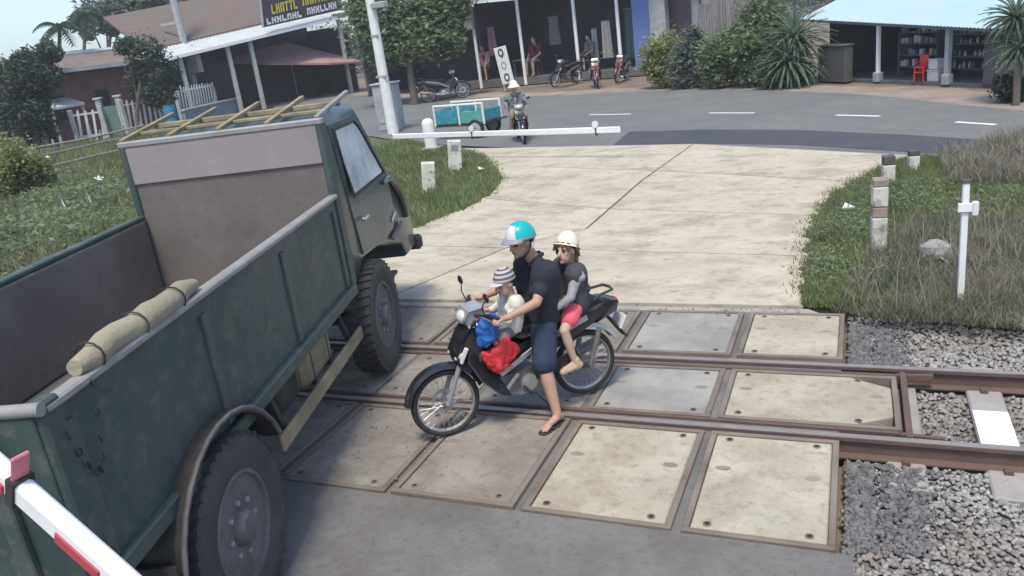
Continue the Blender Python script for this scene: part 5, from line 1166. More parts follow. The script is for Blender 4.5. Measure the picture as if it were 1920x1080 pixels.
mb = MB(); mb.box((0, 0, zt / 2), (.85, .5, zt)); mb.build('cabinet_body', m_gray, kE, bevel=.03); mb = MB(); mb.box((0, 0, zt + .03), (.95, .6, .07)); mb.build('roof', m_gray, kE, bevel=.02); mb = MB(); mb.box((0, -.26, zt * .55), (.7, .02, zt * .75)); dd = mb.build('door', m_post, kE)
mb = MB(); mb.box((.28, -.29, zt * .55), (.05, .04, .2)); mb.build('handle', m_black, dd)
# lowered white arm across the far side
A0, A1 = G(737, 256, .62), G(1163, 243, .62); d = A1 - A0
arm = thing('crossing_barrier', 'lowered white barrier arm across the mouth of the concrete road', 'barrier', A0, math.atan2(d.y, d.x)); La = d.length
mb = MB(); mb.box((La / 2, 0, 0), (La, .05, .13)); mb.build('boom', m_clean_white, arm, bevel=.015)
for px in (885, 1118):
    x = onplane(px, 245, arm)[0]; mb = MB(); mb.lathe([(.01, 0), (.075, .0), (.075, .02), (.01, .02)], Matrix.Translation((x, -.02, .13)) @ Matrix.Rotation(math.pi / 2, 4, 'X'), 16); r_ = mb.build('reflector', m_white, arm); mb = MB(); mb.box((x, 0, -.0), (.03, .07, .22)); mb.build('reflector_clip', m_black, arm)
def round_post(label, base, top_py, r, lean=0, grp=None):
    b = G(*base); zt = top_z(b, top_py); E = thing('gate_post', label, 'post', b, 0, grp); mb = MB(); mb.lathe([(r, -.05), (r, zt - r), (r * .92, zt - r * .5), (r * .6, zt - r * .12), (.01, zt)], seg=16); mb.build('post_body', m_white, E, smooth=True)
    mb = MB(); mb.box((0, .0, .04), (r * 3, r * 3, .12)); mb.build('footing', m_curb, E); return E
round_post('round-topped white post in front of the lowered barrier arm', (810, 283), 222, .165)
def bollard(label, base, top_py, wd, bands, lean=(0, 0), box=False, rz=.2):
    b = G(*base); zt = top_z(b, top_py); E = thing('bollard', label, 'bollard', b, 0, None, rot=(lean[0], lean[1], rz)); z = -.1
    for k, (f, m) in enumerate(bands):
        z1 = zt * f; mb = MB(); mb.box((0, 0, (z + z1) / 2), (wd - .004 * (k % 2), wd - .004 * (k % 2), z1 - z)); mb.build('band' if k else 'shaft', m, E, bevel=.012); z = z1
    if box:
        mb = MB(); mb.box((0, -wd / 2 - .006, zt * .80), (wd * .55, .012, zt * .17)); mb.build('dark_plate', m_greyp, E)
    return E
m_dkred = mat('worn_dark_red', (.30, .23, .19), .9, .3, 6, .2, 40); m_dkcap = mat('dark_cap', (.10, .09, .085), .9, .2, 5, .1)
m_weath = mat('weathered_white', (.60, .58, .50), .85, .15, 6, .3, 50, col2=(.22, .20, .16), c2scale=7, c2pos=.58, c2soft=.08)
bollard('square white bollard with a small dark plate near the barrier arm', (854, 321), 264, .30, [(1, m_weath)], (0, .10), True, .5)
bollard('squat white bollard leaning in the grass close to the truck cab', (805, 357), 305, .27, [(1, m_weath)], (0, .10), False, .5)
bollard('tall bollard with faded brown bands nearest the crossing', (1646, 476), 334, .155, [(.50, m_weath), (.64, m_dkred), (.90, m_weath), (1, m_dkred)], (.0, .01), False, .15)
bollard('dark-topped white bollard in the middle of the verge row', (1665, 345), 291, .165, [(.68, m_weath), (1, m_dkcap)], (0, .0), False, .2)
bollard('small dark-topped bollard closest to the asphalt road', (1712, 318), 281, .155, [(.72, m_weath), (1, m_dkcap)], (0, 0), False, .2)
b = G(1800, 562); zt = top_z(b, 342); sE2 = thing('steel_post', 'slim white steel post with a small bracket plate in the weeds', 'post', b, .1)
mb = MB(); mb.box((.0, 0, zt / 2 - .1), (.055, .05, zt + .2)); mb.build('shaft', m_clean_white, sE2, bevel=.006)
mb = MB(); mb.box((0, 0, zt + .01), (.065, .06, .03)); mb.build('cap', m_dkcap, sE2)
mb = MB(); mb.box((.02, -.035, zt * .80), (.17, .016, .085)); mb.build('bracket_plate', m_clean_white, sE2, bevel=.006); mb = MB(); mb.box((.075, -.03, zt * .79), (.05, .05, .13)); mb.build('bracket_hook', m_white, sE2, bevel=.008)
mb = MB(); mb.ell((0, 0, 0), (.16, .11, .14), 12); [setattr(v, 'x', v.x * (1 + .15 * math.sin(v.z * 40 + v.y * 30))) for v in mb.v]; rk_ = mb.build('rock', mat('grey_rock', (.30, .29, .28), .9, .3, 12, .6, 40), smooth=False, loc=G(1752, 492) + Vector((0, 0, .12))); tag(rk_, 'grey rock lying in the dry weeds beside the steel post', 'rock')
# near barrier arm, red and white, close to the camera
m_rednear = mat('barrier_red', (.40, .06, .075), .6, .15, 6, .05)
def dpt(px, py, dep): d_ = ray(px, py); return Vector(d_ * dep / 1482) + Vector((0, 0, CH))
P0, P1 = dpt(-230, 678, 2.36), dpt(330, 1175, 2.02); dv = (P1 - P0); Ln = dv.length; dv.normalize()
nb = thing('crossing_barrier', 'red and white striped barrier arm slanting down behind the truck', 'barrier', P0); nb.rotation_mode = 'QUATERNION'; nb.rotation_quaternion = dv.to_track_quat('X', 'Z')
def pos_on(px, py):
    best = min(range(400), key=lambda i: abs((lambda q: q[0] / q[2] * 1482 + 960)(RC.T @ np.array((P0 + dv * Ln * i / 300 - Vector((0, 0, CH)))[:])) - px)); return Ln * best / 300
cuts_ = [-1.6, pos_on(-60, 0), pos_on(26, 0), pos_on(118, 0), pos_on(205, 0), pos_on(330, 0) + .1, pos_on(330, 0) + .45]
mb = MB(); mb.box(((cuts_[0] + cuts_[-1]) / 2, 0, 0), (cuts_[-1] - cuts_[0], .05, .078)); boom = mb.build('boom', m_clean_white, nb, bevel=.01)
for a, b in ((cuts_[0], cuts_[0] + .4), (cuts_[1], cuts_[2]), (cuts_[3], cuts_[4]), (cuts_[5], cuts_[6])):
    mb = MB(); mb.box(((a + b) / 2, -.003, -.016), (b - a, .053, .049)); mb.build('red_band', m_rednear, boom, bevel=.008)
xr = pos_on(37, 0); mb = MB(); mb.box((xr, 0, .09), (.012, .05, .09)); mb.build('reflector', mat('pink_reflector', (.6, .2, .25), .4, .1, 5, 0), nb, bevel=.004); mb = MB(); mb.box((xr, 0, .0), (.03, .064, .10)); mb.build('reflector_clip', m_black, nb)
Pv = P0 + dv * (cuts_[-1] - .1); ps = thing('barrier_post', 'grey post carrying the striped barrier arm', 'post', (Pv.x, Pv.y, 0)); mb = MB(); mb.box((0, 0, Pv.z / 2 - .06), (.16, .22, Pv.z - .08)); mb.build('post_body', m_gray, ps, bevel=.015); mb = MB(); mb.box((0, .16, Pv.z - .05), (.2, .07, .26)); mb.build('pivot_plate', m_black, ps, bevel=.01)
# low bamboo rail fence in the weeds
bf, Lf = facade('bamboo_fence', 'low weathered bamboo rail fence among the weeds by the house', 'fence', (70, 345), (285, 292)); m_bam = mat('weathered_bamboo', (.27, .26, .22), .85, .25, 5, .2, 30)
for z in (.45, .85, 1.15):
    mb = MB(); mb.tube([(0, 0, z), (Lf * .5, 0, z + random.uniform(-.06, .06)), (Lf, 0, z)], .035, 6); mb.build('rail', m_bam, bf, smooth=True)
for k in range(6):
    mb = MB(); mb.tube([(Lf * k / 5, .05, -.05), (Lf * k / 5 + random.uniform(-.1, .1), .05, 1.3)], .045, 6); mb.build('post', m_bam, bf, smooth=True)

# ================================================================== CART, SECOND RIDER, PARKED BIKES, SIGN, SEATED PEOPLE
c_, c2 = G(822, 262), G(912, 258); d = c2 - c_; cart = thing('cargo_cart', 'teal and green cargo cart with a white top rail on the road', 'cart', c_, math.atan2(d.y, d.x)); Lc = d.length; zt = top_z(c_, 200)
mb = MB(); mb.box((Lc / 2, .45, zt * .40), (Lc, .95, .06)); mb.build('deck', m_black, cart)
for y in (0, .9):
    mb = MB(); mb.box((Lc * .26, y, zt * .66), (Lc * .50, .03, zt * .42)); mb.build('teal_panel', m_teal2, cart, bevel=.008); mb = MB(); mb.box((Lc * .76, y, zt * .62), (Lc * .46, .03, zt * .34)); mb.build('green_panel', m_wgreen, cart, bevel=.008)
    mb = MB(); mb.box((Lc / 2, y, zt), (Lc + .05, .05, .05)); mb.build('top_rail', m_clean_white, cart, bevel=.01)
    for x in (0, Lc * .51, Lc): mb = MB(); mb.box((x, y, zt * .7), (.05, .05, zt * .6)); mb.build('rail_post', m_white, cart)
    E = bpy.data.objects.new('wheel', None); C.objects.link(E); E.parent = cart; E.location = (Lc * .82, y, .27); T = Matrix.Rotation(math.pi / 2, 4, 'X')
    mb = MB(); mb.lathe([(.19, -.05), (.25, -.06), (.27, 0), (.25, .06), (.19, .05)], T, 24, loop=True); mb.build('tyre', m_tyre2, E, smooth=True); mb = MB(); mb.lathe([(.19, -.04), (.05, -.06), (.05, .06), (.19, .04)], T, 20); mb.build('rim', m_gray, E, smooth=True)
for x, h in ((0, .42), (Lc, .3)): mb = MB(); mb.box((x, .45, zt * .64), (.03, .9, zt * h)); mb.build('end_board', m_teal2, cart)
mb = MB(); mb.beam((Lc, .45, .45), (Lc + .5, .45, .5), .05, .05); mb.build('tow_bar', m_black, cart)
for k, (x, m, s) in enumerate(((.25, m_plaster, .2), (.6, m_khaki, .24), (1.0, m_plaster, .2))):
    mb = MB(); mb.ell((0, 0, s * .7), (s * 1.2, s * .9, s * .7), 12); o = mb.build('sack', m, smooth=True); o.location = cart.matrix_basis @ Vector((Lc * (.2 + .28 * k), .45, zt * .42)); tag(o, ['pale sack at the teal end of the cart', 'khaki sack in the middle of the cart', 'pale sack at the tow bar end of the cart'][k], 'sack', 'sacks in the cart')
p_, q_ = G(948, 258), G(1010, 272); dd = q_ - p_; bang = math.atan2(dd.y, dd.x) - .25
mid = (p_ + q_) / 2
b2 = motorbike('dark motorbike ridden by a man in grey beside the teal cart', mid, bang, 'motorbikes beyond the barrier', lean=.0, stripe=m_greyp)
RJ = dict(head=(-.17, .0, 1.40), neck=(-.27, 0, 1.235), shL=(-.27, .17, 1.15), shR=(-.27, -.17, 1.15), elL=(-.10, .28, 1.0), elR=(-.10, -.28, 1.0), wrL=(.13, .285, .97), wrR=(.13, -.285, .97), hipL=(-.26, .095, .82), hipR=(-.26, -.095, .82), knL=(.08, .19, .64), knR=(.08, -.19, .64), anL=(-.03, .2, .35), anR=(-.03, -.2, .35), toeL=(.12, .21, .31), toeR=(.12, -.21, .31))
rd, V_, B_, hs = person('rider in grey jacket and pale hat on the dark motorbike beside the cart', mid, bang, RJ, 1.0, m_skin, .012, face=(.95, .1, -.1), hair=m_hair, detail=False)
shirt(rd, V_, m_greyc, 1.0, 1.9, .0, name='jacket', vox=.012); shorts(rd, V_, m_khaki, 1.0, 1.0, name='trousers', vox=.012, flare=.0)
mb = MB(); mb.lathe([(.10, .0), (.16, -.03), (.165, -.04), (.11, .03), (.09, .10), (.03, .13), (.005, .13)], Matrix.Translation(V_['head'] + Vector((-.01, 0, .05))), 18); mb.build('hat', m_cream, rd, smooth=True)
def park(label, px, py, ang, z=0.0, src=None, s=1.0):
    o = copy_tree(src or b2); o.location = G(px, py, z); o.rotation_euler = (-.12, 0, ang); o['label'] = label; o['group'] = 'motorbikes parked by the shops'; o.scale = (s, s, s); return o
park('dark motorbike parked under the tree by the dark shop', 838, 188, .5, s=1.35); park('motorbike parked facing the road before the shop posts', 1062, 160, -2.0, s=1.2)
b4 = motorbike('dark red motorbike parked between the slender shop posts', G(1118, 162), -1.2, 'motorbikes parked by the shops', body=mat('bike_red_paint', (.13, .03, .03), .3, .1, 5, 0, coat=.3)); b4.scale = (1.2,) * 3
park('dark red motorbike parked at the blue wall end of the shop', 1165, 152, -1.6, src=b4, s=1.15)
gb = G(957, 170); zt = top_z(gb, 86); zb_ = top_z(gb, 156); sg_ = thing('standing_sign', 'narrow white upright sign with dark marks behind the passing rider', 'sign', gb, -.05, None, rot=(0, -.13, .1)); wsg = .62
mb = MB(); mb.box((0, 0, (zt + zb_) / 2), (wsg, .06, zt - zb_)); bd2 = mb.build('sign_board', m_offwhite, sg_, bevel=.01)
for s in (-1, 1): mb = MB(); mb.box((s * wsg * .42, .02, zt / 2), (.06, .05, zt)); mb.build('leg', m_post, sg_)
for k, zz in enumerate((.84, .5, .17)):
    zc_ = zb_ + (zt - zb_) * zz; mb = MB(); R = .17; mb.lathe([(R, 0), (R, .015), (R * .6, .015), (R * .6, 0)], Matrix.Translation((0, -.03, zc_)) @ Matrix.Rotation(math.pi / 2, 4, 'X') @ Matrix.Diagonal((.8, 1.15, 1, 1)), 16, loop=True)
    if k == 0: mb.box((.06, -.04, zc_ - .12), (.07, .02, .22), ry=.5)
    mb.build('painted_mark', m_signblk if k != 1 else m_gray, bd2)
SJ = dict(head=(.04, 0, 1.20), neck=(-.03, 0, 1.03), shL=(-.03, .17, .96), shR=(-.03, -.17, .96), elL=(.06, .25, .72), elR=(.06, -.25, .72), wrL=(.28, .15, .62), wrR=(.28, -.15, .62), hipL=(0, .09, .52), hipR=(0, -.09, .52), knL=(.42, .13, .52), knR=(.42, -.13, .52), anL=(.42, .14, .10), anR=(.42, -.14, .10), toeL=(.58, .16, .04), toeR=(.58, -.16, .04))
def sitter(label, px, py, yl, m, m2, s, face=-1.6, z=.36):
    P = hC.matrix_basis @ Vector((onplane(px, py, hC, yl)[0], yl, z)); E, V_, B_, hs = person(label, P, hC.rotation_euler.z + face, SJ, 1.0, m_skin, .016, detail=False); E.scale = (s,) * 3
    shirt(E, V_, m, 1.0, .6, vox=.016); shorts(E, V_, m2, 1.0, 1.0, name='trousers', vox=.016, flare=0.0)
    ch = thing('stool', 'low plastic stool under the ' + label.split(' sitting')[0], 'stool', P, hC.rotation_euler.z + face); ch.scale = (s,) * 3
    mb = MB(); mb.lathe([(.02, .40), (.17, .40), (.17, .37), (.02, .37)], seg=14); mb.build('seat', m_maroon, ch)
    for k in range(4): mb = MB(); t = math.pi / 4 + k * math.pi / 2; mb.beam((.13 * math.cos(t), .13 * math.sin(t), .38), (.18 * math.cos(t), .18 * math.sin(t), 0), .04, .03); mb.build('leg', m_maroon, ch)
sitter('person in dark clothes sitting inside the open shop', 1006, 120, .6, m_maroon, m_greyc, 1.45); sitter('person in pale pink top sitting near the shop post', 908, 120, .4, m_pinkc, m_greyc, 1.35, -1.2); sitter('person in grey sitting behind the parked motorbikes', 1108, 120, .8, m_greyc, m_shorts, 1.3, -2.0)
tE = thing('shop_table', 'low table inside the open shop beside the sitting people', 'table', hC.matrix_basis @ Vector((onplane(960, 120, hC, .5)[0] + .9, .5, .36)), hC.rotation_euler.z)
mb = MB(); mb.box((0, 0, .85), (1.2, .8, .06)); mb.build('tabletop', m_brown, tE, bevel=.01)
for sx in (-1, 1):
    for sy in (-1, 1): mb = MB(); mb.box((sx * .52, sy * .33, .41), (.06, .06, .82)); mb.build('leg', m_brown, tE)
for k, (px, py) in enumerate(((812, 186), (842, 182))):
    mb = MB(); mb.beam(Vector((-1.2, -.8, .0)), Vector((1.2, .9, .03)), .26, .05); o = mb.build('plank', m_bam, bevel=.008, loc=G(px, py) + Vector((0, 0, .03))); tag(o, ['weathered plank lying by the tree before the dark shop', 'weathered plank lying closer to the parked motorbike'][k], 'plank', 'planks before the shop')
# ================================================================== VEGETATION
m_bark = mat('bark', (.10, .085, .07), .95, .3, 6, .6, 20)
m_lf = dict(dark=leafmat('dark_leaves', (.06, .085, .06), (.11, .14, .095)), mid=leafmat('mid_leaves', (.17, .22, .12), (.30, .34, .19)), bright=leafmat('bright_leaves', (.23, .27, .11), (.38, .39, .19)),
            grey=leafmat('grey_leaves', (.15, .185, .15), (.28, .31, .25)), yucca=leafmat('spiky_leaves', (.12, .17, .12), (.28, .33, .23), 4), palm=leafmat('palm_leaves', (.03, .055, .03), (.08, .11, .06)))
m_grass = leafmat('grass_blades', (.19, .235, .10), (.32, .33, .16), 1.2); m_dry = leafmat('dry_weeds', (.27, .24, .18), (.46, .42, .33), 2.2); m_drk = leafmat('dark_weeds', (.12, .15, .09), (.24, .24, .16), 2.0); m_weed = leafmat('weeds', (.20, .225, .095), (.33, .33, .17), .8)
def depth_of(p): return float((RC.T @ np.array((p.x, p.y, p.z - CH)))[2])
def tree(name, label, cat, base, blobs, nleaf, size, m, trunk=.15, z=0.0, group=None, thick=1.0, clumps=36, limbs=True):
    """crown blobs given as sight-line circles at the tree's own distance: (px, py, rx, ry)"""
    b = G(*base, z); dep = depth_of(b); E = thing(name, label, cat, b, 0, group); cs, rs = [], []
    for k, (px, py, rx, ry) in enumerate(blobs):
        c = dpt(px, py, dep + (k % 3 - 1) * .25 * rx * dep / 1482) - b; s = dep / 1482
        cs.append(np.array(c)); rs.append((rx * s, max(rx, ry) * s * .8 * thick, ry * s))
    V, F = leaf_arrays(cs, rs, nleaf, size, clumps); npmesh('crown', V, F, m, E)
    top = np.mean(cs, axis=0); mb = MB(); pts = [Vector((0, 0, -.1)), Vector((top[0] * .25 + random.uniform(-.1, .1), top[1] * .2, top[2] * .4)), Vector((top[0] * .7, top[1] * .6, top[2] * .8)), Vector(top)]
    mb.tube(pts, [trunk, trunk * .8, trunk * .5, trunk * .25], 8); tk = mb.build('trunk', m_bark, E, smooth=True)
    if limbs:
        for c, r in zip(cs, rs):
            mb = MB(); a = pts[1].lerp(pts[2], random.uniform(.1, .8)); c = Vector(c); mb.tube([a, a.lerp(c, .5) + Vector((0, 0, .1)), c + Vector((0, 0, r[2] * .5))], [trunk * .45, trunk * .28, trunk * .08], 6); mb.build('limb', m_bark, tk, smooth=True)
    return E
tree('shade_tree', 'leafy grey-green tree hanging over the dark shop beside the white pole', 'tree', (778, 196), [(700, 45, 50, 55), (760, 20, 60, 45), (820, 30, 50, 40), (780, 70, 55, 40), (720, 95, 35, 35), (690, 5, 40, 30), (845, 5, 35, 28), (840, 80, 30, 25)], 15000, .17, m_lf['mid'], .22)
tree('dark_tree', 'dark dense tree at the edge of the sky by the weeds', 'tree', (38, 300), [(20, 170, 38, 45), (45, 220, 34, 40), (10, 240, 35, 50), (70, 150, 18, 30), (40, 120, 22, 18)], 7500, .13, m_lf['dark'], .2)
tree('dark_tree', 'dark tree standing close to the porch of the red-brown house', 'tree', (95, 292), [(72, 230, 18, 40), (62, 180, 18, 35)], 2600, .13, m_lf['dark'], .12)
tree('dark_tree', 'tall ragged dark tree between the sky corner and the ridge of the house', 'tree', (70, 282), [(60, 120, 26, 22), (88, 100, 22, 20), (48, 150, 26, 26), (95, 140, 16, 20)], 5200, .15, m_lf['dark'], .14)
tree('roadside_tree', 'dark drooping tree before the red-brown house near its roof end', 'tree', (262, 262), [(270, 100, 36, 30), (305, 140, 24, 40), (262, 150, 24, 26), (290, 175, 24, 24), (238, 88, 20, 16)], 4200, .13, m_lf['dark'], .13)
tree('tall_tree', 'tall loose grey-green tree rising behind the red-brown house', 'tree', (205, 225), [(200, 25, 45, 35), (245, 15, 40, 28), (165, 40, 25, 25), (290, 5, 38, 22)], 6500, .3, m_lf['grey'], .2)
tree('tall_tree', 'tall grey-green tree rising behind the shop house roof', 'tree', (400, 200), [(395, 0, 40, 32), (345, 15, 25, 22)], 3500, .3, m_lf['grey'], .2)
def palm(label, base, head, rpx, n=15, trunk=.16):
    b = G(*base); dep = depth_of(b); h = dpt(*head, dep) - b; R = rpx * dep / 1482; E = thing('palm_tree', label, 'palm tree', b, 0, 'palms behind the red-brown house'); mb = MB(); mb.tube([(0, 0, -.1), (h.x * .3, h.y * .3, h.z * .5), h], [trunk, trunk * .75, trunk * .6], 8); mb.build('trunk', m_bark, E, smooth=True)
    for k in range(n):
        a = 2 * math.pi * k / n + random.uniform(-.15, .15); up = random.uniform(-.1, .9); V = []; F = []
        P = [Vector((math.cos(a) * R * t * (1 - .15 * up), math.sin(a) * R * t * (1 - .15 * up), R * (up * t - (.55 + .35 * up) * t * t))) for t in np.linspace(0, 1, 12)]
        sd = Vector((-math.sin(a), math.cos(a), 0)); mbf = MB(); mbf.tube(P, [.03] * 6 + [.02] * 6, 4)
        for i in range(1, 12):
            Lf_ = R * .30 * math.sin(math.pi * (i / 12) ** .7) + .08
            for s in (-1, 1):
                p = P[i]; w_ = (P[i] - P[i - 1]) * .42; e = p + sd * s * Lf_ + (P[i] - P[i - 1]) * .9 - Vector((0, 0, Lf_ * .45)); mbf.add([p - w_, p + w_, e], [(0, 1, 2)])
        mbf.build('frond', m_lf['palm'], E, loc=h)
palm('dark palm against the pale sky above the far roof', (128, 262), (112, 50), 52); palm('low dark palm between the two houses', (318, 236), (312, 150), 42, 12, .12)
palm('tall dark palm crowding the house roof end', (172, 246), (160, 28), 46, 14, .15)
palm('palm half hidden in the dark trees at the sky corner', (30, 286), (40, 150), 45, 12, .13)
# hedge of single shrubs between road and sheet fence
for lab, base, blobs, mk, nl, sz in (('yellow-green shrub at the dirt end of the hedge', (1246, 164), [(1245, 92, 34, 32), (1228, 115, 26, 26), (1268, 115, 28, 34), (1242, 142, 22, 18)], 'bright', 6000, .085),
        ('blue-grey shrub with bare stems next in the hedge', (1300, 165), [(1298, 82, 26, 28), (1312, 118, 32, 38), (1282, 135, 28, 28)], 'grey', 6000, .075),
        ('broad mid-green shrub in the middle of the hedge', (1362, 164), [(1348, 98, 38, 38), (1378, 120, 36, 38), (1345, 138, 30, 26), (1388, 85, 30, 30)], 'mid', 8000, .085),
        ('tall green shrub beside the spiky plant', (1425, 162), [(1420, 70, 34, 40), (1440, 110, 30, 36), (1415, 130, 28, 28), (1425, 20, 38, 34), (1460, 45, 22, 30), (1455, 120, 26, 36), (1400, 95, 26, 40)], 'mid', 9500, .09),
        ('dense green shrub filling the foot of the spiky plant', (1470, 163), [(1462, 125, 26, 34), (1490, 140, 28, 22), (1440, 145, 20, 16)], 'mid', 6000, .085),
        ('low dark shrub at the roadside under the spiky plants', (1898, 190), [(1895, 165, 24, 22), (1915, 175, 24, 20)], 'dark', 2500, .07),
        ('pale-flecked leafy bush in the weeds at the sky side', (35, 385), [(30, 310, 42, 48), (70, 330, 28, 34), (5, 340, 32, 40)], 'bright', 6000, .085)):
    tree('shrub', lab, 'shrub', base, blobs, nl, sz, m_lf[mk], .05, 0, None if 'weeds' in lab else 'shrubs along the road', clumps=30)
def yucca(label, base, heads, length, n):
    b = G(*base); dep = depth_of(b); s = dep / 1482; E = thing('spiky_plant', label, 'yucca', b); Ln = length * s; K = 6; V = []; F = []
    for i in range(K + 1):
        t = i / K; w_ = .045 * (1 - t) ** .6 * (.5 + min(1, t * 4) * .5) * Ln / .9 * 1.15; z = Ln * .02 - .32 * Ln * t * t * t; V += [(Ln * t, -w_, z + .01), (Ln * t, 0, z - .012), (Ln * t, w_, z + .01)]
    for i in range(K): a = i * 3; F += [(a, a + 1, a + 4, a + 3), (a + 1, a + 2, a + 5, a + 4)]
    mb = MB(); mb.add(V, F); me = mb.mesh('leaf', m_lf['yucca'])
    for (px, py) in heads:
        h = dpt(px, py, dep) - b; mb = MB(); mb.tube([(0, 0, -.05), (h.x * .4, h.y * .3, h.z * .5), h], [.12 * s / .019, .1 * s / .019, .08 * s / .019], 8); mb.build('trunk', m_bark, E, smooth=True)
        for k in range(n):
            o = bpy.data.objects.new('leaf', me); C.objects.link(o); o.parent = E; ph = k * 2.39996; el_ = math.asin(1 - 1.75 * (k + .5) / n); o.location = h; o.rotation_euler = (0, -el_ + random.uniform(-.1, .1), ph); o.scale = (random.uniform(.8, 1.1),) * 3
yucca('large spiky plant with sword leaves between hedge and grocery', (1488, 163), [(1490, 72), (1478, 118)], 72, 130)
yucca('spiky plant with sword leaves at the roof end of the grocery', (1905, 196), [(1905, 35), (1912, 95)], 62, 110)
# verges
right_edge = [G(1494, 566), G(1503, 500), G(1511, 450), G(1521, 412), G(1545, 375), G(1589, 345), G(1645, 317), G(1704, 291)]
poly = [(p.x + .05, p.y) for p in right_edge] + [(2.0, 13.8), (5.4, 9.9), (11, 2.6), (30, 2), (30, 7.72), (-.4, 7.72)]
mb = MB(); mb.prism([(x, y) for x, y in poly], -.3, -.006); structure('grass_verge', mb, m_under)
lefte = [(p[0] - .03, p[1]) for p in Lp[2:-2:6]]
polyL = lefte + [(-9.9, 19.3), (-14.4, 22.4), (-22, 29.2), (-34, 27), (-36, 9), (-9.0, 8.2)]
mb = MB(); mb.prism(polyL, -.3, -.006); structure('grass_verge', mb, m_under)
zf0 = lambda x, y: np.full(len(x), -.01)
def tuft(p, sc=1.6, seed=0.0): return .55 + .9 * (.5 + .5 * np.sin(p[:, 0] * sc * 2.1 + seed + 1.7 * np.sin(p[:, 1] * sc)) * np.cos(p[:, 1] * sc * 1.7 + seed)) 
gp = [(p.x + .08, p.y) for p in (G(1496, 566), G(1508, 450), G(1521, 408), G(1545, 372), G(1592, 343), G(1650, 316), G(1706, 292), G(1935, 306), G(1935, 430), G(1720, 425), G(1650, 470), G(1620, 560))]
pts = scatter(gp, 30000); blades('grass', pts, zf0, .105, .006, .7, m_grass, hz=tuft(pts))
gp2 = [(p.x, p.y) for p in (G(1560, 583), G(1620, 500), G(1660, 455), G(1720, 415), G(1935, 420), G(1935, 618), G(1660, 600))]
pts = scatter(gp2, 19000); blades('dry_weeds', pts, zf0, .11, .0035, 1.3, m_dry, hz=tuft(pts, 2.6, 1.0)); pts = scatter(gp2, 12000); blades('dark_weeds', pts, zf0, .12, .0045, 1.2, m_drk, hz=tuft(pts, 2.1, 2.0))
pts = scatter([(-.48, 7.68), (.35, 7.68), (.35, 8.25), (-.5, 8.25)], 5000); blades('grass', pts, zf0, .10, .005, 1.0, m_grass, hz=tuft(pts, 3)); pts = scatter(gp2, 900); blades('dry_stem', pts, zf0, .42, .004, .9, m_dry)
gp3 = [(p.x, p.y) for p in (G(1760, 300), G(1935, 262), G(1935, 345), G(1780, 350))]
pts = scatter(gp3, 3500); blades('dry_weeds', pts, zf0, .3, .008, .9, m_dry, hz=tuft(pts, 2.0))
pts = scatter([(2.2, 7.75), (11, 7.75), (8, 6.2), (5.2, 9.6), (2.2, 13.2)], 26000); blades('dry_weeds', pts, zf0, .2, .007, 1.1, m_dry, hz=tuft(pts, 2.0, 1.0)); pts = scatter([(2.2, 7.75), (11, 7.75), (8, 6.2), (5.2, 9.6), (2.2, 13.2)], 26000); blades('grass', pts, zf0, .16, .008, .9, m_grass, hz=tuft(pts, 1.4))
gl = [(p.x, p.y) for p in (G(782, 428), G(850, 401), G(898, 380), G(929, 355), G(940, 334), G(928, 314), G(890, 288), G(760, 262), G(640, 300), G(560, 420))]
pts = scatter(gl, 26000); blades('grass', pts, zf0, .13, .012, .7, m_grass, hz=tuft(pts, 1.0))
gf = [(-9.2, 8.3), (-30, 8.3), (-38, 24), (-30, 30), (-20, 27), (-14, 20), (-10.5, 13)]
pts = scatter(gf, 60000); blades('weeds', pts, zf0, .42, .022, .8, m_weed, hz=tuft(pts, .7, .5)); pts = scatter([(-9.2, 8.2), (-26, 8.2), (-32, 15), (-14, 16), (-10, 12)], 20000); blades('dry_weeds', pts, zf0, .3, .012, .9, m_dry, hz=tuft(pts, .9, 2.5))
soil = mat('edge_soil', (.24, .20, .15), .95, .5, 10, 0)
for A, sgn in ((Rp, 1), (Lp, -1)):
    k = RNG.integers(3, 76, 900); q = np.array(A)[k] + RNG.normal(0, .03, (900, 2)); q[:, 0] += sgn * np.abs(RNG.normal(.0, .10, 900)); stones('edge_soil', q, lambda x, y: np.full(len(x), .004), .016, soil)
    k = RNG.integers(3, 76, 1500); q = np.array(A)[k] + RNG.normal(0, .04, (1500, 2)); q[:, 0] += sgn * RNG.normal(.04, .07, 1500); blades('edge_grass', q, lambda x, y: np.full(len(x), .0), .07, .006 if sgn > 0 else .01, 1.0, m_grass)
# leafy weeds: low plants, and white flowers
V, F = leaf_arrays([np.array((G(px, py).x, G(px, py).y, .22)) for px, py in ((20, 430), (70, 400), (120, 390), (60, 470), (150, 430), (30, 510), (100, 360), (170, 380), (130, 470), (20, 470), (200, 400), (90, 440))], [(1.3, 1.3, .35)] * 12, 9000, .07, 30); tag(npmesh('weeds', V, F, m_lf['mid']), kind='stuff')
V, F = leaf_arrays([np.array((G(px, py).x, G(px, py).y, .10)) for px, py in ((1585, 440), (1590, 490), (1570, 530), (1610, 410), (1740, 360), (1800, 400), (1700, 390), (1640, 360), (1880, 380), (1600, 440))], [(.4, .5, .09)] * 10, 6000, .022, 30); tag(npmesh('verge_weeds', V, F, m_lf['mid']), kind='stuff')
m_fl = mat('white_petal', (.7, .7, .68), .7, .1, 5, 0)
fl0 = MB()
for k in range(5): a = 2 * math.pi * k / 5; fl0.add([(0, 0, 0), (.09 * math.cos(a - .4), .09 * math.sin(a - .4), .03), (.13 * math.cos(a), .13 * math.sin(a), .05), (.09 * math.cos(a + .4), .09 * math.sin(a + .4), .03)], [(0, 1, 2, 3)])
fl0.tube([(0, 0, -.5), (0, 0, 0)], .01, 4); flm = fl0.mesh('flower', m_fl)
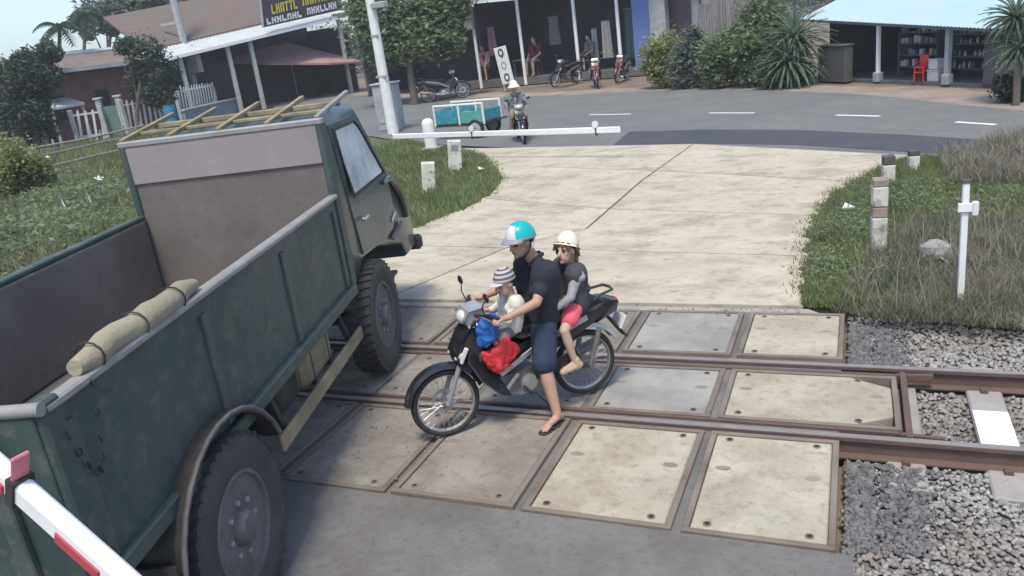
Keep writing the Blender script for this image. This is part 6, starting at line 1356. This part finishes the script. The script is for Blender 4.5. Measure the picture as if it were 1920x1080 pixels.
for (px, py, s) in ((130, 422, 1.2), (174, 400, 1.0), (196, 371, 1.0), (100, 432, .8), (38, 330, 1.0), (70, 262, 1.2), (12, 255, 1), (95, 318, .9), (28, 356, .9)):
    o = bpy.data.objects.new('white_flower', flm); C.objects.link(o); o.location = G(px, py) + Vector((0, 0, .5 * s)); o.scale = (s,) * 3; o.rotation_euler = (.5, 0, px); tag(o, 'white flower standing among the weeds beyond the truck bed', 'flower', 'white flowers in the weeds')
# litter
for k, (px, py, lab) in enumerate(((1590, 397, 'scrap of white paper in the grass by the banded bollard'), (902, 322, 'scrap of white paper on the grass by the white bollards'), (1765, 500, 'white scrap beside the grey rock in the dry weeds'), (1650, 515, 'white scrap under the tall bollard with brown bands'))):
    mb = MB(); mb.add([(-.07, -.04, 0), (.06, -.05, .03), (.08, .04, .01), (-.05, .05, .04), (-.07, -.04, -.006), (.06, -.05, .024), (.08, .04, .004), (-.05, .05, .034)], [(0, 1, 2, 3), (7, 6, 5, 4), (0, 4, 5, 1), (1, 5, 6, 2), (2, 6, 7, 3), (3, 7, 4, 0)]); o = mb.build('paper_scrap', m_clean_white, loc=G(px, py) + Vector((0, 0, .06))); o.rotation_euler = (.3, .2, k); tag(o, lab, 'litter')
# far treeline beyond the houses
cs = []
for k in range(46):
    a = math.radians(-78 + 100 * k / 45); r = 95 + 10 * math.sin(k * 1.9); cs.append(np.array((r * math.sin(a), r * math.cos(a), 2.4 + .8 * math.sin(k * 2.7))))
V, F = leaf_arrays(cs, [(5.5, 4, 2.2)] * 46, 110000, .2, 70); tag(npmesh('far_trees', V, F, m_lf['dark']), kind='stuff')
# ================================================================== THE HAZY AIR
hz = bpy.data.materials.new('hazy_air'); hz.use_nodes = True; n_ = hz.node_tree.nodes; n_.remove(n_['Principled BSDF'])
pv = n_.new('ShaderNodeVolumePrincipled'); pv.inputs['Color'].default_value = (.95, .97, .97, 1); pv.inputs['Density'].default_value = .0012; pv.inputs['Anisotropy'].default_value = .2
hz.node_tree.links.new(pv.outputs[0], n_['Material Output'].inputs['Volume'])
mb = MB(); mb.box((0, 140, 8), (1040, 580, 18.6)); tag(mb.build('haze', hz), kind='stuff')
SC.cycles.volume_bounces = 0
